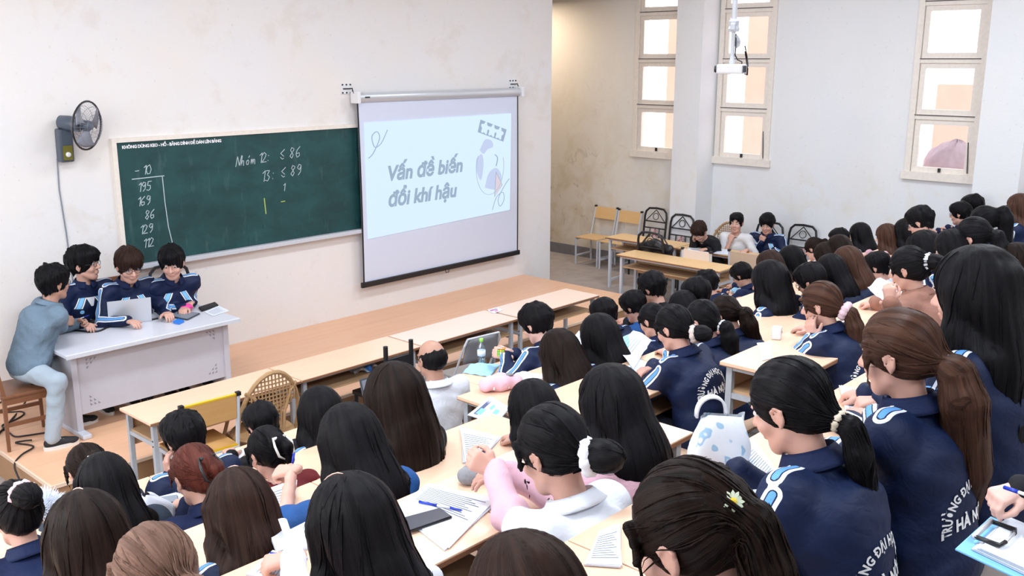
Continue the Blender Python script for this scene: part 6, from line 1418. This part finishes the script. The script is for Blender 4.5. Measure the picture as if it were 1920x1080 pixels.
sheets('notebook', 'open notebook under the pen of the girl with bare forearms', 'notebook', [(2.035, 3.315), (2.205, 3.301), (1.949, 2.965), (1.871, 3.012)], 1.477, .012, (.15,.9))
sheets('notebook', 'exercise notebook with red-nailed hand on it at the bottom edge', 'notebook', [(1.419, 2.432), (1.562, 2.492), (1.611, 2.377), (1.483, 2.27)], 1.700, .010, (.15,.9))
curl('notebook', 'notebook with a curled-over ruled page behind the writing hand', 'notebook', [(1.596, 2.559), (1.749, 2.57), (1.664, 2.41), (1.556, 2.468)], 1.700)
sheets('sheets', 'scrap of paper by the elbow of the boy in the yellow-chair row', 'paper', [(2.697, 4.691), (2.795, 4.746), (2.796, 4.675), (2.705, 4.615)], 1.031, .004, None)
sheets('sheets', 'white papers beside the maroon top', 'paper', [(2.875, 4.363), (3.069, 4.529), (3.07, 4.445), (2.909, 4.282)], 1.031, .006, None)
crumple('crumple', 'pale blue papers under the gaze of the profile boy', 'paper', [(8.164, 4.64), (8.786, 4.791), (8.428, 4.449), (7.934, 4.324)], 1.031)
crumple('newspaper', 'newspaper-like sheets in front of the brown hoodie', 'newspaper', [(6.277, 2.519), (6.656, 2.582), (6.447, 2.333), (5.861, 2.197)], 1.729)
sheets('sheets', 'white sheet behind the tall girl at the right', 'paper', [(5.727, 1.949), (6.069, 1.976), (5.962, 1.906), (5.578, 1.842)], 1.700, .006, None)
sheets('sheets', 'paper with red and white print on the front desk', 'paper', [(6.83, 6.641), (6.986, 6.631), (6.937, 6.524), (6.779, 6.509)], 0.752, .002, (.1,.5), 'pinkp')
sheets('sheets', 'loose white sheets on the desk of the three boys', 'paper', [(11.089, 6.975), (11.366, 6.445), (11.026, 6.28), (10.906, 6.841)], 0.752, .006, (.3,.9))
slab('folder', 'dark folder among the loose sheets of the three boys', 'folder', [(11.233, 6.812), (11.135, 6.529), (10.934, 6.481), (11.073, 6.763)], 0.760, .006, 'black', 'black')
laptop('open silver laptop seen from behind on the lecture table', (3.555, 8.075, 0.986), (3.896, 7.961, 0.986), .225, 'silver', 1)
laptop('dark slate laptop open in front of the bald man', (3.62, 4.60, 1.031), (3.95, 4.60, 1.031), .235, 'dgrey', -1)
mouse('black mouse beside the silver laptop', (3.525, 8.289, 0.986))
sheets('sheets', 'white printed sheets between laptop and pink pouch', 'paper', [(4.033, 8.216), (4.276, 8.356), (4.297, 8.214), (4.03, 8.052)], 0.987, .004, (.2,.9))
slab('tablet_sleeve', 'dark grey tablet sleeve on the lecture table', 'sleeve', [(4.064, 7.96), (4.237, 8.105), (4.311, 7.855), (4.118, 7.738)], 0.987, .014, 'mgrey', 'dgrey')
pouch('bright pink pouch held over the tablet sleeve', (4.265, 8.019, 1.002), (.11,.07,.05), .2, 'pinkp')
slab('case', 'small bright blue case near the table edge', 'case', [(3.984, 7.754), (4.06, 7.802), (4.072, 7.71), (3.995, 7.664)], 0.987, .02, 'bluep', 'bluep')
slab('case', 'long black case at the right end of the lecture table', 'case', [(4.398, 8.045), (4.612, 8.107), (4.579, 7.994), (4.357, 7.917)], 0.987, .02, 'black', 'black')
sheets('sheets', 'sheet of paper at the right end of the lecture table', 'paper', [(4.374, 7.898), (4.596, 8.004), (4.551, 7.761), (4.344, 7.707)], 0.987, .003, (.2,.9))
pen('white pen with blue cap in the hands of the person in denim', (3.286, 8.231, 1.046), (3.467, 8.234, 1.076), 'white')
tag(MB().tube(curve([(2.401, 7.935, 0.27), (2.591, 8.126, 0.27), (2.785, 8.377, 0.27), (2.971, 8.634, 0.27), (2.774, 7.85, 0.668), (2.811, 7.8, 0.806), (2.881, 7.85, 0.95), (2.978, 7.95, 1.007), (3.107, 8.14, 0.992), (3.204, 8.179, 0.992), (3.292, 8.132, 0.992), (3.348, 8.021, 0.992), (3.418, 7.969, 0.992), (3.541, 8.033, 0.992), (3.629, 7.987, 0.992), (3.763, 8.022, 0.992), (3.862, 7.992, 0.992), (3.965, 7.986, 0.992)], 5), .0085, 6).build('laptop_cable', M['cable'], None, True), 'black cable running along the lecture table and down to the platform', 'cable')
tag(MB().tube(curve([(2.767, 8.615, 0.267), (2.835, 8.56, 0.267), (2.903, 8.505, 0.267), (2.893, 8.42, 0.267), (2.796, 8.339, 0.267), (2.686, 8.296, 0.267), (2.654, 8.243, 0.267), (2.642, 8.063, 0.267), (2.643, 7.944, 0.267), (2.714, 7.9, 0.267), (2.787, 7.871, 0.267), (2.88, 7.837, 0.267), (2.953, 7.845, 0.267)], 5), .007, 6).build('floor_cable', M['cable'], None, True), 'black cable zigzagging on the platform by the black and white shoe', 'cable')
tag(MB().tube(curve([(2.705, 7.768, 0.267), (2.654, 7.799, 0.267), (2.593, 7.8, 0.267), (2.66, 7.62, 0.268), (2.52, 7.5, 0.272), (2.43, 7.4, 0.24), (2.42, 7.25, 0.12), (2.4, 7.1, 0.012), (2.3, 6.9, 0.008)], 5), .007, 6).build('floor_cable', M['cable'], None, True), 'black cable drooping over the left edge of the platform', 'cable')
tag(MB().tube(curve([(2.924, 9.046, 0.267), (2.96, 9.07, 0.267), (2.937, 8.969, 0.267), (2.888, 8.898, 0.267), (2.859, 8.869, 0.267)], 5), .006, 6).build('floor_cable', M['cable'], None, True), 'short loop of black cable at the left wall end of the platform', 'cable')
litter('blue and white crumpled wrapper inside the second front desk', (5.02, 6.40, .592))
bag('black shoulder bag hanging over the floral iron chair', (10.66, 7.2, 0.8))
clipboard('pale blue clipboard with paper held at the right edge', (2.205, 0.637, 2.12), (2.521, 0.625, 2.12))
pen('white pen in the hand at the right edge', (2.26, 0.549, 2.305), (2.205, 0.463, 2.323), 'white')
pen('blue pen in the fingers of the girl with bare forearms', (2.132, 3.203, 1.66), (2.103, 3.223, 1.49), 'bluepen')
pen('blue and white pen in the writing hand at the bottom edge', (1.542, 2.284, 1.76), (1.519, 2.452, 1.73), 'white')
pen('white pen of the auburn-haired writer', (1.982, 3.902, 1.36), (1.928, 3.854, 1.262), 'white')
pen('blue pen in the right hand of the girl with the brown ponytail', (3.508, 1.323, 2.02), (3.482, 1.384, 1.94), 'bluepen')
